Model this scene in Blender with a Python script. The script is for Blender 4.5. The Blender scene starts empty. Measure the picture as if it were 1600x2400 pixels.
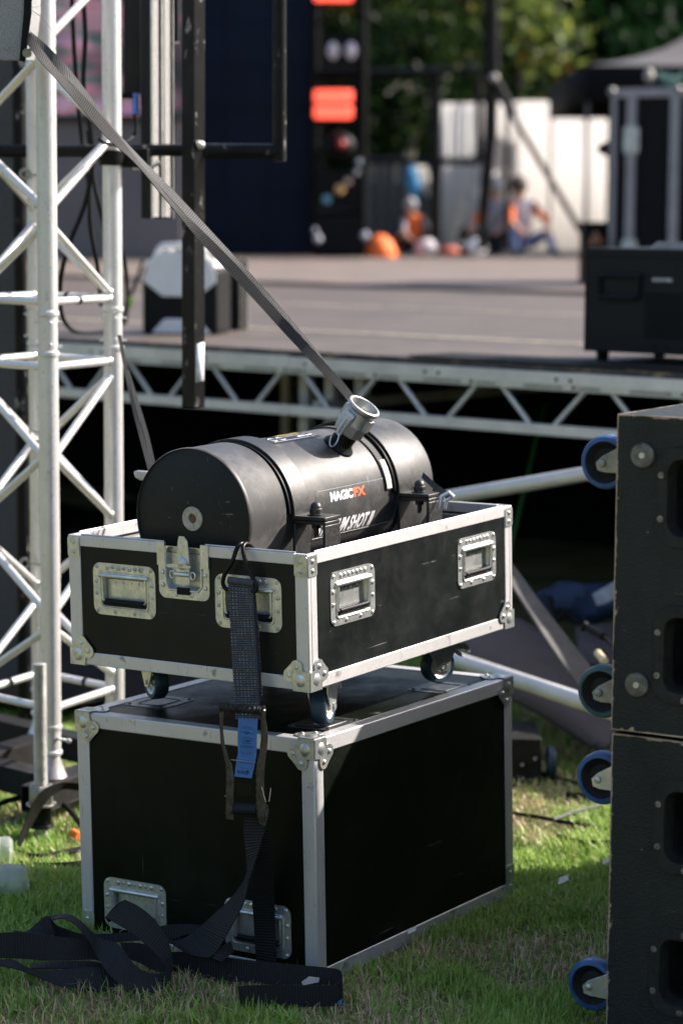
import bpy, bmesh, math, random
import numpy as np
from mathutils import Vector, Matrix, Euler
random.seed(7); rng = np.random.default_rng(7)
sc = bpy.context.scene
COL = sc.collection
R_ = math.radians

# ------------------------------------------------------------------ camera
CAM_H, PITCH, ROLL, FPX = 1.7794, 0.1232, 0.0062, 5688.2
cd = bpy.data.cameras.new('camera'); cam = bpy.data.objects.new('camera', cd); COL.objects.link(cam)
cd.sensor_fit = 'VERTICAL'; cd.sensor_height = 36.0; cd.lens = FPX / 2400 * 36.0
cd.clip_start = 0.1; cd.clip_end = 500
_f = Vector((0, math.cos(PITCH), -math.sin(PITCH))); _u = Vector((0, math.sin(PITCH), math.cos(PITCH))); _r = Vector((1, 0, 0))
_cr, _sr = math.cos(ROLL), math.sin(ROLL)
CR = _r * _cr + _u * _sr; CU = _u * _cr - _r * _sr; CF = _f
m = Matrix((CR, CU, -CF)).transposed().to_4x4(); m.translation = Vector((0, 0, CAM_H)); cam.matrix_world = m
cd.dof.use_dof = True; cd.dof.focus_distance = 5.62; cd.dof.aperture_fstop = 2.55
sc.camera = cam

# ------------------------------------------------------------------ sky and sun
SUN_AZ = Vector((0.95, 0.31, 0)).normalized(); SUN_EL = R_(36)
w = bpy.data.worlds.new('World'); sc.world = w; w.use_nodes = True
nt = w.node_tree; bg = nt.nodes['Background']
sky = nt.nodes.new('ShaderNodeTexSky'); sky.sky_type = 'NISHITA'; sky.sun_disc = False
sky.sun_elevation = SUN_EL; sky.sun_rotation = math.atan2(SUN_AZ.x, SUN_AZ.y)
sky.air_density = 1.0; sky.dust_density = 2.5; sky.ozone_density = 0.6
nt.links.new(sky.outputs[0], bg.inputs[0]); bg.inputs[1].default_value = 0.118
sd = bpy.data.lights.new('sun', 'SUN'); sun = bpy.data.objects.new('sun', sd); COL.objects.link(sun)
sd.energy = 5.0; sd.angle = R_(0.53); sd.color = (1.0, 0.925, 0.86)
sdir = Vector((SUN_AZ.x * math.cos(SUN_EL), SUN_AZ.y * math.cos(SUN_EL), math.sin(SUN_EL)))
sun.rotation_euler = sdir.to_track_quat('Z', 'Y').to_euler(); sun.location = (6, 2, 8)
sc.view_settings.view_transform = 'Standard'; sc.view_settings.look = 'None'
sc.view_settings.exposure = 1.32; sc.view_settings.gamma = 1.0

# ------------------------------------------------------------------ helpers: placing
def ray(u, v): return CF + CR * ((u - 800) / FPX) + CU * ((1200 - v) / FPX)
def P(u, v, Y):
    d = ray(u, v); return Vector((0, 0, CAM_H)) + d * (Y / d.y)
def PZ(u, v, z):
    d = ray(u, v); return Vector((0, 0, CAM_H)) + d * ((z - CAM_H) / d.z)
K = 1600 / 1568
def V(*a): return Vector(a)

# ------------------------------------------------------------------ helpers: meshes
class MB:
    def __init__(s): s.v = []; s.f = []; s.mi = []; s.cur = 0; s.run = {}
    def add(s, vs, fs):
        n = len(s.v); s.v += [Vector(x) for x in vs]; s.f += [tuple(i + n for i in f) for f in fs]; s.mi += [s.cur] * len(fs)
        return s
    def box(s, lo, hi, M=None):
        x0, y0, z0 = lo; x1, y1, z1 = hi
        vs = [V(x, y, z) for z in (z0, z1) for y in (y0, y1) for x in (x0, x1)]
        if M is not None: vs = [M @ v for v in vs]
        return s.add(vs, [(0, 2, 3, 1), (4, 5, 7, 6), (0, 1, 5, 4), (2, 6, 7, 3), (0, 4, 6, 2), (1, 3, 7, 5)])
    def tube(s, pts, r, n=10, caps=True, closed=False):
        pts = [Vector(p) for p in pts]; N = len(pts); rr = r if isinstance(r, (list, tuple)) else [r] * N
        vs = []; prev = None
        for i, p in enumerate(pts):
            if closed: t = pts[(i + 1) % N] - pts[i - 1]
            else: t = pts[min(i + 1, N - 1)] - pts[max(i - 1, 0)]
            t.normalize()
            if prev is None:
                a = V(0, 0, 1) if abs(t.z) < .9 else V(1, 0, 0); e = t.cross(a).normalized()
            else:
                e = prev - t * prev.dot(t); e.normalize()
            prev = e; g = t.cross(e)
            for k in range(n):
                an = 2 * math.pi * k / n; vs.append(p + (e * math.cos(an) + g * math.sin(an)) * rr[i])
        fs = []
        for i in range(N if closed else N - 1):
            j = (i + 1) % N
            for k in range(n): fs.append((i * n + k, i * n + (k + 1) % n, j * n + (k + 1) % n, j * n + k))
        if caps and not closed: fs += [tuple(range(n - 1, -1, -1)), tuple((N - 1) * n + k for k in range(n))]
        return s.add(vs, fs)
    def cyl(s, a, b, r, n=20, r2=None): return s.tube([a, b], [r, r if r2 is None else r2], n)
    def lathe(s, o, ax, prof, n=28, closed=False):
        o = Vector(o); ax = Vector(ax).normalized(); a = V(0, 0, 1) if abs(ax.z) < .9 else V(1, 0, 0)
        e = ax.cross(a).normalized(); g = ax.cross(e); vs = []; N = len(prof)
        for (r, h) in prof:
            for k in range(n):
                an = 2 * math.pi * k / n; vs.append(o + ax * h + (e * math.cos(an) + g * math.sin(an)) * max(r, 1e-5))
        fs = []
        for i in range(N if closed else N - 1):
            j = (i + 1) % N
            for k in range(n): fs.append((i * n + k, i * n + (k + 1) % n, j * n + (k + 1) % n, j * n + k))
        return s.add(vs, fs)
    def sphere(s, c, r, n=14, sx=1, sy=1, sz=1):
        vs = []; m_ = n // 2
        for i in range(m_ + 1):
            th = math.pi * i / m_
            for k in range(n):
                ph = 2 * math.pi * k / n
                vs.append(V(c[0] + r * sx * math.sin(th) * math.cos(ph), c[1] + r * sy * math.sin(th) * math.sin(ph), c[2] + r * sz * math.cos(th)))
        fs = [(i * n + k, (i + 1) * n + k, (i + 1) * n + (k + 1) % n, i * n + (k + 1) % n) for i in range(m_) for k in range(n)]
        return s.add(vs, fs)
    def prism(s, poly, o, ax, ay, th):
        """poly (a,b) in the frame o,ax,ay; thickness th along ax x ay"""
        o, ax, ay = Vector(o), Vector(ax), Vector(ay); az = ax.cross(ay).normalized() * th; n = len(poly)
        vs = [o + ax * a + ay * b for a, b in poly] + [o + ax * a + ay * b + az for a, b in poly]
        return s.add(vs, [tuple(range(n - 1, -1, -1)), tuple(range(n, 2 * n))] + [(i, (i + 1) % n, n + (i + 1) % n, n + i) for i in range(n)])
    def ring(s, out, inn, o, ax, ay, th):
        o, ax, ay = Vector(o), Vector(ax), Vector(ay); az = ax.cross(ay).normalized() * th; n = len(out); vs = []
        for z in (0, 1):
            for pl in (out, inn): vs += [o + ax * a + ay * b + az * z for a, b in pl]
        fs = []
        for i in range(n):
            j = (i + 1) % n
            fs += [(i, n + i, n + j, j), (2 * n + i, 2 * n + j, 3 * n + j, 3 * n + i), (i, j, 2 * n + j, 2 * n + i), (n + i, 3 * n + i, 3 * n + j, n + j)]
        return s.add(vs, fs)
    def ribbon(s, A, B, th=.0022, sub=6, fold=None):
        """webbing between two edge polylines, with real thickness"""
        A = smooth([Vector(p) for p in A], sub); B = smooth([Vector(p) for p in B], sub); N = min(len(A), len(B)); vs = []
        for i in range(N):
            t = (A[min(i + 1, N - 1)] + B[min(i + 1, N - 1)] - A[max(i - 1, 0)] - B[max(i - 1, 0)]).normalized()
            n = t.cross(B[i] - A[i]); n = n.normalized() * th / 2 if n.length > 1e-9 else V(0, 0, th / 2)
            vs += [A[i] + n, B[i] + n, B[i] - n, A[i] - n]
        fs = [(0, 1, 2, 3), tuple(4 * (N - 1) + k for k in (3, 2, 1, 0))]
        for i in range(N - 1):
            for k in range(4): fs.append((4 * i + k, 4 * (i + 1) + k, 4 * (i + 1) + (k + 1) % 4, 4 * i + (k + 1) % 4))
        n0 = len(s.v); s.add(vs, fs); L = 0.0; W_ = (A[0] - B[0]).length
        for i in range(N):
            if i: L += ((A[i] + B[i]) - (A[i - 1] + B[i - 1])).length / 2
            for k, ac in enumerate((0, W_, W_, 0)): s.run[n0 + 4 * i + k] = (L, ac)
        return s
    def shift(s, M):
        s.v = [M @ v for v in s.v]; return s

def smooth(p, sub):
    if sub <= 1 or len(p) < 3: return p
    q = [p[0] * 2 - p[1]] + p + [p[-1] * 2 - p[-2]]; out = []
    for i in range(1, len(q) - 2):
        a, b, c, d = q[i - 1:i + 3]
        for k in range(sub):
            t = k / sub
            out.append(.5 * ((2 * b) + (c - a) * t + (2 * a - 5 * b + 4 * c - d) * t * t + (3 * b - a - 3 * c + d) * t ** 3))
    out.append(p[-1]); return out

def rrect(x0, y0, x1, y1, r, n=5):
    out = []
    for cx, cy, a0 in ((x1 - r, y1 - r, 0), (x0 + r, y1 - r, 90), (x0 + r, y0 + r, 180), (x1 - r, y0 + r, 270)):
        for k in range(n + 1):
            a = R_(a0 + 90 * k / n); out.append((cx + r * math.cos(a), cy + r * math.sin(a)))
    return out

MATX = {}
def thing(name, label, cat, loc=(0, 0, 0), M=None, group=None):
    o = bpy.data.objects.new(name, None); COL.objects.link(o); o.empty_display_size = .1
    mm = Matrix.Translation(Vector(loc)) if M is None else M.copy()
    o.matrix_world = mm; MATX[o.name] = mm
    o['label'] = label; o['category'] = cat
    if group: o['group'] = group
    return o
def build(name, mb, mats, parent=None, world=False, bev=0, label=None, kind=None, smooth_=True, seg=2):
    if world and parent is not None:
        inv = MATX[parent.name].inverted(); mb.v = [inv @ v for v in mb.v]
    me = bpy.data.meshes.new(name); me.from_pydata([tuple(v) for v in mb.v], [], mb.f); me.validate(); me.update()
    if not isinstance(mats, (list, tuple)): mats = [mats]
    if mb.run and len(me.vertices) == len(mb.v):
        for nm_, ix_ in (('run', 0), ('across', 1)):
            at_ = me.attributes.new(nm_, 'FLOAT', 'POINT'); at_.data.foreach_set('value', [mb.run.get(i, (0, 0))[ix_] for i in range(len(mb.v))])
    for mt in mats: me.materials.append(mt)
    if len(mats) > 1:
        for p, k in zip(me.polygons, mb.mi): p.material_index = k
    bm = bmesh.new(); bm.from_mesh(me); bmesh.ops.recalc_face_normals(bm, faces=bm.faces); bm.to_mesh(me); bm.free()
    if smooth_:
        me.polygons.foreach_set('use_smooth', [True] * len(me.polygons)); me.set_sharp_from_angle(angle=R_(38))
    o = bpy.data.objects.new(name, me); COL.objects.link(o)
    if parent is not None: o.parent = parent
    MATX.setdefault(o.name, MATX[parent.name] if parent is not None and parent.name in MATX else Matrix())
    if bev:
        b = o.modifiers.new('bevel', 'BEVEL'); b.width = bev; b.segments = seg; b.limit_method = 'ANGLE'; b.angle_limit = R_(40)
        b.harden_normals = False
    if label: o['label'] = label
    if kind: o['kind'] = kind
    return o
SPLIT = {'corner_rail', 'top_rail', 'bottom_rail', 'leg', 'bolt', 'bolt_hole', 'web_bar', 'stage_leg', 'cross_beam', 'deck', 'deck_joint', 'base_rail', 'foot', 'side_post', 'pipe', 'rail', 'latch', 'ball_corner_tip', 'edge_trim', 'carry_handle', 'rivet', 'shade_backing', 'foam_lining', 'metal_loop', 'tape_band', 'edge_beam', 'bottom_chord', 'deck_edge', 'screw', 'weld', 'white_shell', 'pale_strap', 'warning_symbol', 'lid_part', 'fork_leg', 'yoke_arm', 'ratchet_gear'}
_build1 = build
def build(name, mb, mats, parent=None, world=False, **k):
    """pieces one could count each become a part of their own"""
    if name not in SPLIT or parent is None: return _build1(name, mb, mats, parent, world, **k)
    par = list(range(len(mb.v)))
    def fd(i):
        while par[i] != i: par[i] = par[par[i]]; i = par[i]
        return i
    for f in mb.f:
        a = fd(f[0])
        for j in f[1:]: par[fd(j)] = a
    gr = {}
    for f in mb.f: gr.setdefault(fd(f[0]), []).append(f)
    o = None
    for fs in gr.values():
        q = MB(); ids = sorted({i for f in fs for i in f}); mp = {i: n for n, i in enumerate(ids)}
        q.add([mb.v[i] for i in ids], [tuple(mp[i] for i in f) for f in fs]); r = _build1(name, q, mats, parent, world, **k); o = o or r
    return o
def tag(o, label, cat, group=None, kind=None):
    o['label'] = label; o['category'] = cat
    if group: o['group'] = group
    if kind: o['kind'] = kind
    return o
def solo(name, mb, mats, label, cat, loc=None, group=None, **kw):
    """a thing that is one mesh, its origin at its base"""
    if loc is None:
        lo = [min(v[i] for v in mb.v) for i in range(3)]; hi = [max(v[i] for v in mb.v) for i in range(3)]
        loc = V((lo[0] + hi[0]) / 2, (lo[1] + hi[1]) / 2, lo[2])
    mb.v = [v - Vector(loc) for v in mb.v]
    o = build(name, mb, mats, None, **kw); o.location = loc; return tag(o, label, cat, group)
def text_mb(txt, size=1.0, shear=0.0, space=1.0, bold=0.0, sx=1.0, ext=0.0):
    """flat letters as mesh data in x,y, left aligned at the origin"""
    c = bpy.data.curves.new('lettering', 'FONT'); c.body = txt; c.size = size; c.shear = shear; c.space_character = space; c.offset = bold; c.extrude = ext
    o = bpy.data.objects.new('lettering', c); COL.objects.link(o)
    dg = bpy.context.evaluated_depsgraph_get(); me = bpy.data.meshes.new_from_object(o.evaluated_get(dg))
    vs = [V(v.co.x * sx, v.co.y, v.co.z) for v in me.vertices]; fs = [tuple(p.vertices) for p in me.polygons]
    bpy.data.objects.remove(o); bpy.data.curves.remove(c); bpy.data.meshes.remove(me)
    return vs, fs

# ------------------------------------------------------------------ materials
MT = {}
class NB:
    def __init__(s, name):
        s.m = bpy.data.materials.new(name); s.m.use_nodes = True; s.t = s.m.node_tree
        s.b = s.t.nodes['Principled BSDF']; s.out = s.t.nodes['Material Output']; MT[name] = s.m
    def n(s, ty, **kw):
        nd = s.t.nodes.new(ty)
        for k, v in kw.items(): setattr(nd, k, v)
        return nd
    def l(s, a, b): s.t.links.new(a, b)
    def coord(s, scale=(1, 1, 1), kind='Object', rot=(0, 0, 0), loc=(0, 0, 0)):
        tc = s.n('ShaderNodeTexCoord'); mp = s.n('ShaderNodeMapping'); mp.inputs['Scale'].default_value = scale
        mp.inputs['Rotation'].default_value = rot; mp.inputs['Location'].default_value = loc
        s.l(tc.outputs[kind], mp.inputs[0]); return mp.outputs[0]
    def noise(s, scale, detail=4, rough=.6, vec=None, dist=0):
        nd = s.n('ShaderNodeTexNoise'); nd.inputs['Scale'].default_value = scale; nd.inputs['Detail'].default_value = detail
        nd.inputs['Roughness'].default_value = rough; nd.inputs['Distortion'].default_value = dist
        s.l(vec if vec is not None else s.coord(), nd.inputs['Vector']); return nd.outputs['Fac']
    def ramp(s, fac, stops, interp='LINEAR'):
        r = s.n('ShaderNodeValToRGB'); r.color_ramp.interpolation = interp; e = r.color_ramp.elements
        while len(e) < len(stops): e.new(.5)
        for i, (p, c) in enumerate(stops):
            e[i].position = p; e[i].color = (c, c, c, 1) if isinstance(c, (int, float)) else (*c, 1)
        s.l(fac, r.inputs[0]); return r.outputs[0]
    def mix(s, fac, a, b, mode='MIX'):
        x = s.n('ShaderNodeMix', data_type='RGBA', blend_type=mode)
        for v, i in ((fac, 0), (a, 6), (b, 7)):
            if isinstance(v, (int, float)): x.inputs[i].default_value = v if i == 0 else (v, v, v, 1)
            elif isinstance(v, tuple): x.inputs[i].default_value = (*v, 1)
            else: s.l(v, x.inputs[i])
        return x.outputs[2]
    def math(s, op, a, b=0.0, clamp=False):
        x = s.n('ShaderNodeMath', operation=op, use_clamp=clamp)
        for v, i in ((a, 0), (b, 1)):
            if isinstance(v, (int, float)): x.inputs[i].default_value = v
            else: s.l(v, x.inputs[i])
        return x.outputs[0]
    def bump(s, h, strength=.3, dist=.002):
        b = s.n('ShaderNodeBump'); b.inputs['Strength'].default_value = strength; b.inputs['Distance'].default_value = dist
        s.l(h, b.inputs['Height']); s.l(b.outputs[0], s.b.inputs['Normal'])
    def set(s, col=None, rough=None, metal=None, spec=None):
        for v, k in ((col, 'Base Color'), (rough, 'Roughness'), (metal, 'Metallic'), (spec, 'Specular IOR Level')):
            if v is None: continue
            if isinstance(v, (int, float)): s.b.inputs[k].default_value = v if k != 'Base Color' else (v, v, v, 1)
            elif isinstance(v, tuple): s.b.inputs[k].default_value = (*v, 1)
            else: s.l(v, s.b.inputs[k])
        return s

def simple(name, col, rough=.5, metal=0, var=.25, scale=30, bump=0, spec=None):
    if max(col) < .045:
        col = tuple(x * .5 for x in col)
        if spec is None: spec = .12
    b = NB(name); n = b.noise(scale, 5)
    c0 = tuple(x * (1 - var) for x in col); c1 = tuple(min(1, x * (1 + var)) for x in col)
    b.set(b.ramp(n, [(.3, c0), (.7, c1)]), b.ramp(b.noise(scale * 2.3, 3), [(.3, max(rough - .08, .02)), (.7, min(rough + .1, 1))]), metal, spec)
    if bump: b.bump(n, bump)
    return b.m

def mat_rail(name, base=.62, metal=.55, rough=.42, dirt=.5):
    b = NB(name)
    big = b.noise(9, 5, .65); fine = b.noise(160, 2, .5)
    st1 = b.noise(1, 3, .6, b.coord((14, 260, 14))); st2 = b.noise(1, 3, .6, b.coord((260, 18, 18))); st3 = b.noise(1, 3, .6, b.coord((40, 40, 300)))
    sm = b.math('MAXIMUM', b.math('MAXIMUM', b.ramp(st1, [(.62, 0), (.70, 1)]), b.ramp(st2, [(.62, 0), (.70, 1)])), b.ramp(st3, [(.7, 0), (.76, 1)]))
    patch = b.ramp(b.noise(22, 4, .7), [(.44, 0), (.56, 1)])
    d = b.math('MULTIPLY', b.math('MULTIPLY', sm, patch), dirt)
    col = b.mix(d, b.ramp(big, [(.3, (base * .86, base * .845, base * .83)), (.7, (base, base * .975, base * .96))]), (.13, .12, .10))
    b.set(col, b.ramp(fine, [(.3, rough - .06), (.7, rough + .1)]), metal)
    b.bump(fine, .08, .001); return b.m

def mat_laminate(name, col=(.010, .0115, .0105), rough=.3, scr=.35, spec=.35):
    b = NB(name); d = b.noise(3.5, 5, .6)
    s1 = b.noise(1, 2, .5, b.coord((3, 3, 90), rot=(.5, .3, 0))); s2 = b.noise(1, 2, .5, b.coord((90, 90, 4), rot=(.2, .7, .3)))
    lines = b.math('MAXIMUM', b.ramp(s1, [(.73, 0), (.75, 1)]), b.ramp(s2, [(.73, 0), (.76, 1)]))
    mask = b.math('MULTIPLY', lines, b.ramp(b.noise(7, 3, .6), [(.52, 0), (.6, 1)]))
    specks = b.ramp(b.noise(130, 2, .5), [(.76, 0), (.80, 1)])
    specks = b.math('MULTIPLY', specks, b.ramp(b.noise(5, 2, .6), [(.42, 0), (.55, .8)]))
    haze_ = b.math('MULTIPLY', b.ramp(b.noise(4, 6, .75), [(.5, 0), (.8, 1)]), .05); specks = b.math('MAXIMUM', specks, haze_)
    mk = b.math('MULTIPLY', b.math('MAXIMUM', mask, specks), scr)
    base = b.ramp(d, [(.3, col), (.75, tuple(x * 2.4 for x in col))])
    b.set(b.mix(mk, base, (.28, .28, .26)), b.ramp(b.noise(11, 5, .7), [(.3, rough), (.7, rough + .25)]), 0, spec)
    b.bump(b.noise(400, 2), .05, .0005); return b.m

def mat_zinc(name, base=.55, rust=.5):
    b = NB(name); v = b.n('ShaderNodeTexVoronoi'); v.inputs['Scale'].default_value = 90; b.l(b.coord(), v.inputs['Vector'])
    n = b.noise(28, 5, .65); r = b.math('MULTIPLY', b.ramp(b.noise(17, 5, .75), [(.56, 0), (.70, 1)]), rust)
    col = b.mix(r, b.mix(.35, b.ramp(n, [(.3, (base * .62, base * .66, base * .62)), (.7, (base, base * 1.02, base * 1.0))]), b.ramp(v.outputs['Distance'], [(.1, .55), (.6, 1.0)]), 'MULTIPLY'), (.20, .115, .07))
    b.set(col, b.ramp(n, [(.3, .5), (.7, .28)]), b.math('SUBTRACT', .85, r, True)); b.bump(n, .15, .001); return b.m

def mat_wear_cabinet(name, W, D, H):
    """black textured cabinet paint, chipped to plywood along its real edges"""
    b = NB(name); tc = b.n('ShaderNodeTexCoord'); sp = b.n('ShaderNodeSeparateXYZ'); b.l(tc.outputs['Object'], sp.inputs[0])
    def edge(o, L): return b.math('MINIMUM', b.math('ABSOLUTE', o), b.math('ABSOLUTE', b.math('SUBTRACT', o, L)))
    ex, ey, ez = edge(sp.outputs[0], W), edge(sp.outputs[1], D), edge(sp.outputs[2], H)
    # second smallest of three = distance to the nearest edge
    lo = b.math('MINIMUM', ex, ey); hi = b.math('MAXIMUM', ex, ey); sec = b.math('MAXIMUM', lo, b.math('MINIMUM', hi, ez))
    nz = b.noise(34, 6, .72); lim = b.ramp(nz, [(.52, 0), (.74, .010)]); lim2 = b.math('ADD', lim, b.math('MULTIPLY', b.ramp(b.noise(9, 3, .6), [(.35, 0), (.55, 1)]), .0035))
    edgem = b.math('LESS_THAN', sec, lim2)
    sp1 = b.ramp(b.noise(60, 3, .7), [(.70, 0), (.725, 1)]); sp2 = b.ramp(b.noise(1, 4, .7, b.coord((20, 20, 110), rot=(.4, .2, .6))), [(.72, 0), (.745, 1)])
    specks = b.math('MULTIPLY', b.math('MAXIMUM', sp1, sp2), b.ramp(b.noise(6, 3), [(.40, 0), (.55, .7)]))
    paint = b.ramp(b.noise(8, 5, .7), [(.3, (.0065, .0082, .0068)), (.75, (.017, .020, .0165))])
    wood = b.ramp(b.noise(1, 4, .7, b.coord((12, 12, 160))), [(.3, (.22, .13, .075)), (.7, (.52, .40, .28))])
    c = b.mix(specks, paint, (.36, .35, .31)); c = b.mix(edgem, c, wood)
    b.set(c, b.ramp(b.noise(20, 4), [(.3, .42), (.7, .62)]), 0, .32)
    v = b.n('ShaderNodeTexVoronoi'); v.inputs['Scale'].default_value = 330; b.l(b.coord(), v.inputs['Vector'])
    h = b.math('ADD', b.math('MULTIPLY', v.outputs['Distance'], .6), b.noise(190, 3, .6)); b.bump(h, .9, .0024)
    return b.m

def mat_web(name, col, pitch=.0062, spec=.3, stitch=False):
    """ribbed polyester webbing; the ribs follow the length of each strap"""
    b = NB(name); run = b.n('ShaderNodeAttribute', attribute_name='run').outputs['Fac']; ac = b.n('ShaderNodeAttribute', attribute_name='across').outputs['Fac']
    rib = b.math('SINE', b.math('MULTIPLY', run, 2 * math.pi / pitch)); rib = b.math('ADD', b.math('MULTIPLY', rib, .5), .5)
    yarn = b.math('ADD', b.math('MULTIPLY', b.math('SINE', b.math('MULTIPLY', ac, 2 * math.pi / .0045)), .5), .5)
    c = b.ramp(rib, [(.05, tuple(x * .35 for x in col)), (.85, tuple(x * 1.5 for x in col))])
    c = b.mix(.35, c, b.ramp(yarn, [(.1, .45), (.9, 1.0)]), 'MULTIPLY'); c = b.mix(.3, c, b.ramp(b.noise(60, 4), [(.3, .4), (.7, 1.2)]), 'MULTIPLY')
    if stitch:
        row = b.math('GREATER_THAN', b.math('SINE', b.math('MULTIPLY', ac, 2 * math.pi / .0085)), .90)
        dash = b.math('GREATER_THAN', b.math('SINE', b.math('MULTIPLY', run, 2 * math.pi / .0085)), .15)
        mk = b.math('MULTIPLY', b.math('MULTIPLY', row, dash), b.ramp(b.noise(45, 3), [(.42, 0), (.55, .8)])); c = b.mix(mk, c, (.42, .40, .34))
    b.set(c, .62, 0, spec); b.bump(b.math('ADD', rib, b.math('MULTIPLY', yarn, .4)), .7, .0012); return b.m
alu = mat_rail('case rail aluminium', .60, .35, .38, .8)
alu_worn = mat_rail('worn rail aluminium', .56, .45, .40, 1.0)
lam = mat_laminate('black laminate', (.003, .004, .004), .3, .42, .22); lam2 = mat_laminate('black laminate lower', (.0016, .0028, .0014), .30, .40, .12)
zinc = mat_zinc('zinc plate', .72, .30); zinc_rust = mat_zinc('rusty zinc corner', .58, .8)
rivet_m = simple('rivet steel', (.62, .62, .60), .35, .8, .15)
rubber = simple('black rubber grip', (.014, .014, .015), .42, 0, .3, 40, .1)
inner_m = simple('case inside foam', (.16, .15, .145), .8, 0, .2, 60, .3)
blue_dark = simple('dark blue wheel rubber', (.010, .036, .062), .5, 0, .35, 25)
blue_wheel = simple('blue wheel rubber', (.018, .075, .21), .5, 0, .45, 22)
teal_wheel = simple('dirty teal wheel rubber', (.03, .075, .085), .55, 0, .45, 25)
hub_m = simple('black wheel hub', (.03, .028, .027), .5, 0, .4, 30)
steel = simple('galvanised steel', (.50, .50, .47), .38, .8, .25, 20)
steel_dark = simple('dull steel', (.24, .24, .22), .45, .75, .35, 25)
blackmetal = simple('black coated steel', (.012, .0115, .011), .38, .1, .4, 30)
alutube = mat_rail('truss aluminium', .68, .55, .33, .45)
b = NB('drum black coating'); n1 = b.noise(5, 6, .7); n2 = b.noise(1, 5, .7, b.coord((8, 60, 60)))
dust = b.math('MULTIPLY', b.ramp(b.noise(14, 6, .78), [(.47, 0), (.75, 1)]), .50)
cc = b.mix(dust, b.ramp(n1, [(.3, (.011, .0108, .0108)), (.7, (.018, .0175, .0175))]), (.15, .135, .12))
sc_ = b.math('MULTIPLY', b.ramp(b.noise(1, 2, .5, b.coord((70, 12, 12), rot=(.4, .2, .1))), [(.735, 0), (.75, 1)]), b.ramp(b.noise(9, 2), [(.5, 0), (.6, .5)]))
b.set(b.mix(sc_, cc, (.33, .32, .31)), b.ramp(b.noise(9, 5, .7), [(.3, .42), (.7, .56)]), .0, .42)
b.b.inputs['Sheen Weight'].default_value = .08; b.b.inputs['Sheen Roughness'].default_value = .5
b.bump(b.noise(600, 2), .10, .0006); drum_m = b.m
b = NB('drum cap black'); s1 = b.ramp(b.noise(1, 2, .5, b.coord((30, 22, 120), rot=(.5, 0, 0))), [(.69, 0), (.71, 1)]); s2 = b.ramp(b.noise(1, 2, .5, b.coord((40, 120, 25), rot=(.7, 0, 0))), [(.69, 0), (.71, 1)])
mk = b.math('MULTIPLY', b.math('MAXIMUM', s1, s2), b.ramp(b.noise(9, 3), [(.46, 0), (.62, .45)]))
b.set(b.mix(mk, b.ramp(b.noise(7, 5, .7), [(.3, (.009, .0105, .010)), (.7, (.014, .016, .0145))]), (.26, .25, .23)), .5, 0, .2); b.bump(b.noise(500, 2), .08, .0005); cap_m = b.m
band_m = simple('black powder coat', (.02, .0195, .0195), .45, 0, .35, 45, .12, .6)
castal = simple('cast aluminium', (.40, .395, .38), .40, .75, .22, 40, .1)
castal2 = simple('bright cast aluminium', (.58, .575, .56), .38, .7, .15, 50, .1)

# ================================================================== GROUND
g = MB(); nx, ny = 90, 110
def gz(x, y): return .012 * math.sin(x * 2.1 + 1) * math.sin(y * 1.7) + .006 * math.sin(x * 5.3 + y * 4.1)
xs = [-60 + 120 * i / 12 for i in range(13)]
gx = sorted(set([-80, -40, -20, -10, -6, -4] + [round(-3 + i * .12, 3) for i in range(51)] + [4, 6, 10, 20, 40, 80]))
gy = sorted(set([-40, -10, 0, 2, 3, 4] + [round(4.4 + i * .12, 3) for i in range(45)] + [11, 14, 18, 25, 40, 60, 120]))
vs = [V(x, y, gz(x, y) if (-3.2 < x < 3.2 and 4.3 < y < 9.8) else 0) for y in gy for x in gx]; W_ = len(gx)
g.add(vs, [(j * W_ + i, j * W_ + i + 1, (j + 1) * W_ + i + 1, (j + 1) * W_ + i) for j in range(len(gy) - 1) for i in range(W_ - 1)])
b = NB('soil and thatch'); n = b.noise(2.2, 6, .7, b.coord(kind='Object')); n2 = b.noise(45, 5, .75)
c = b.mix(b.ramp(n, [(.44, 0), (.64, 1)]), b.ramp(n2, [(.3, (.07, .10, .03)), (.7, (.19, .22, .08))]), b.ramp(n2, [(.3, (.17, .11, .07)), (.7, (.45, .32, .20))]))
b.set(c, .9, 0, .2); b.bump(n2, .8, .02); soil = b.m
o = build('ground', g, soil, kind='structure')

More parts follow.
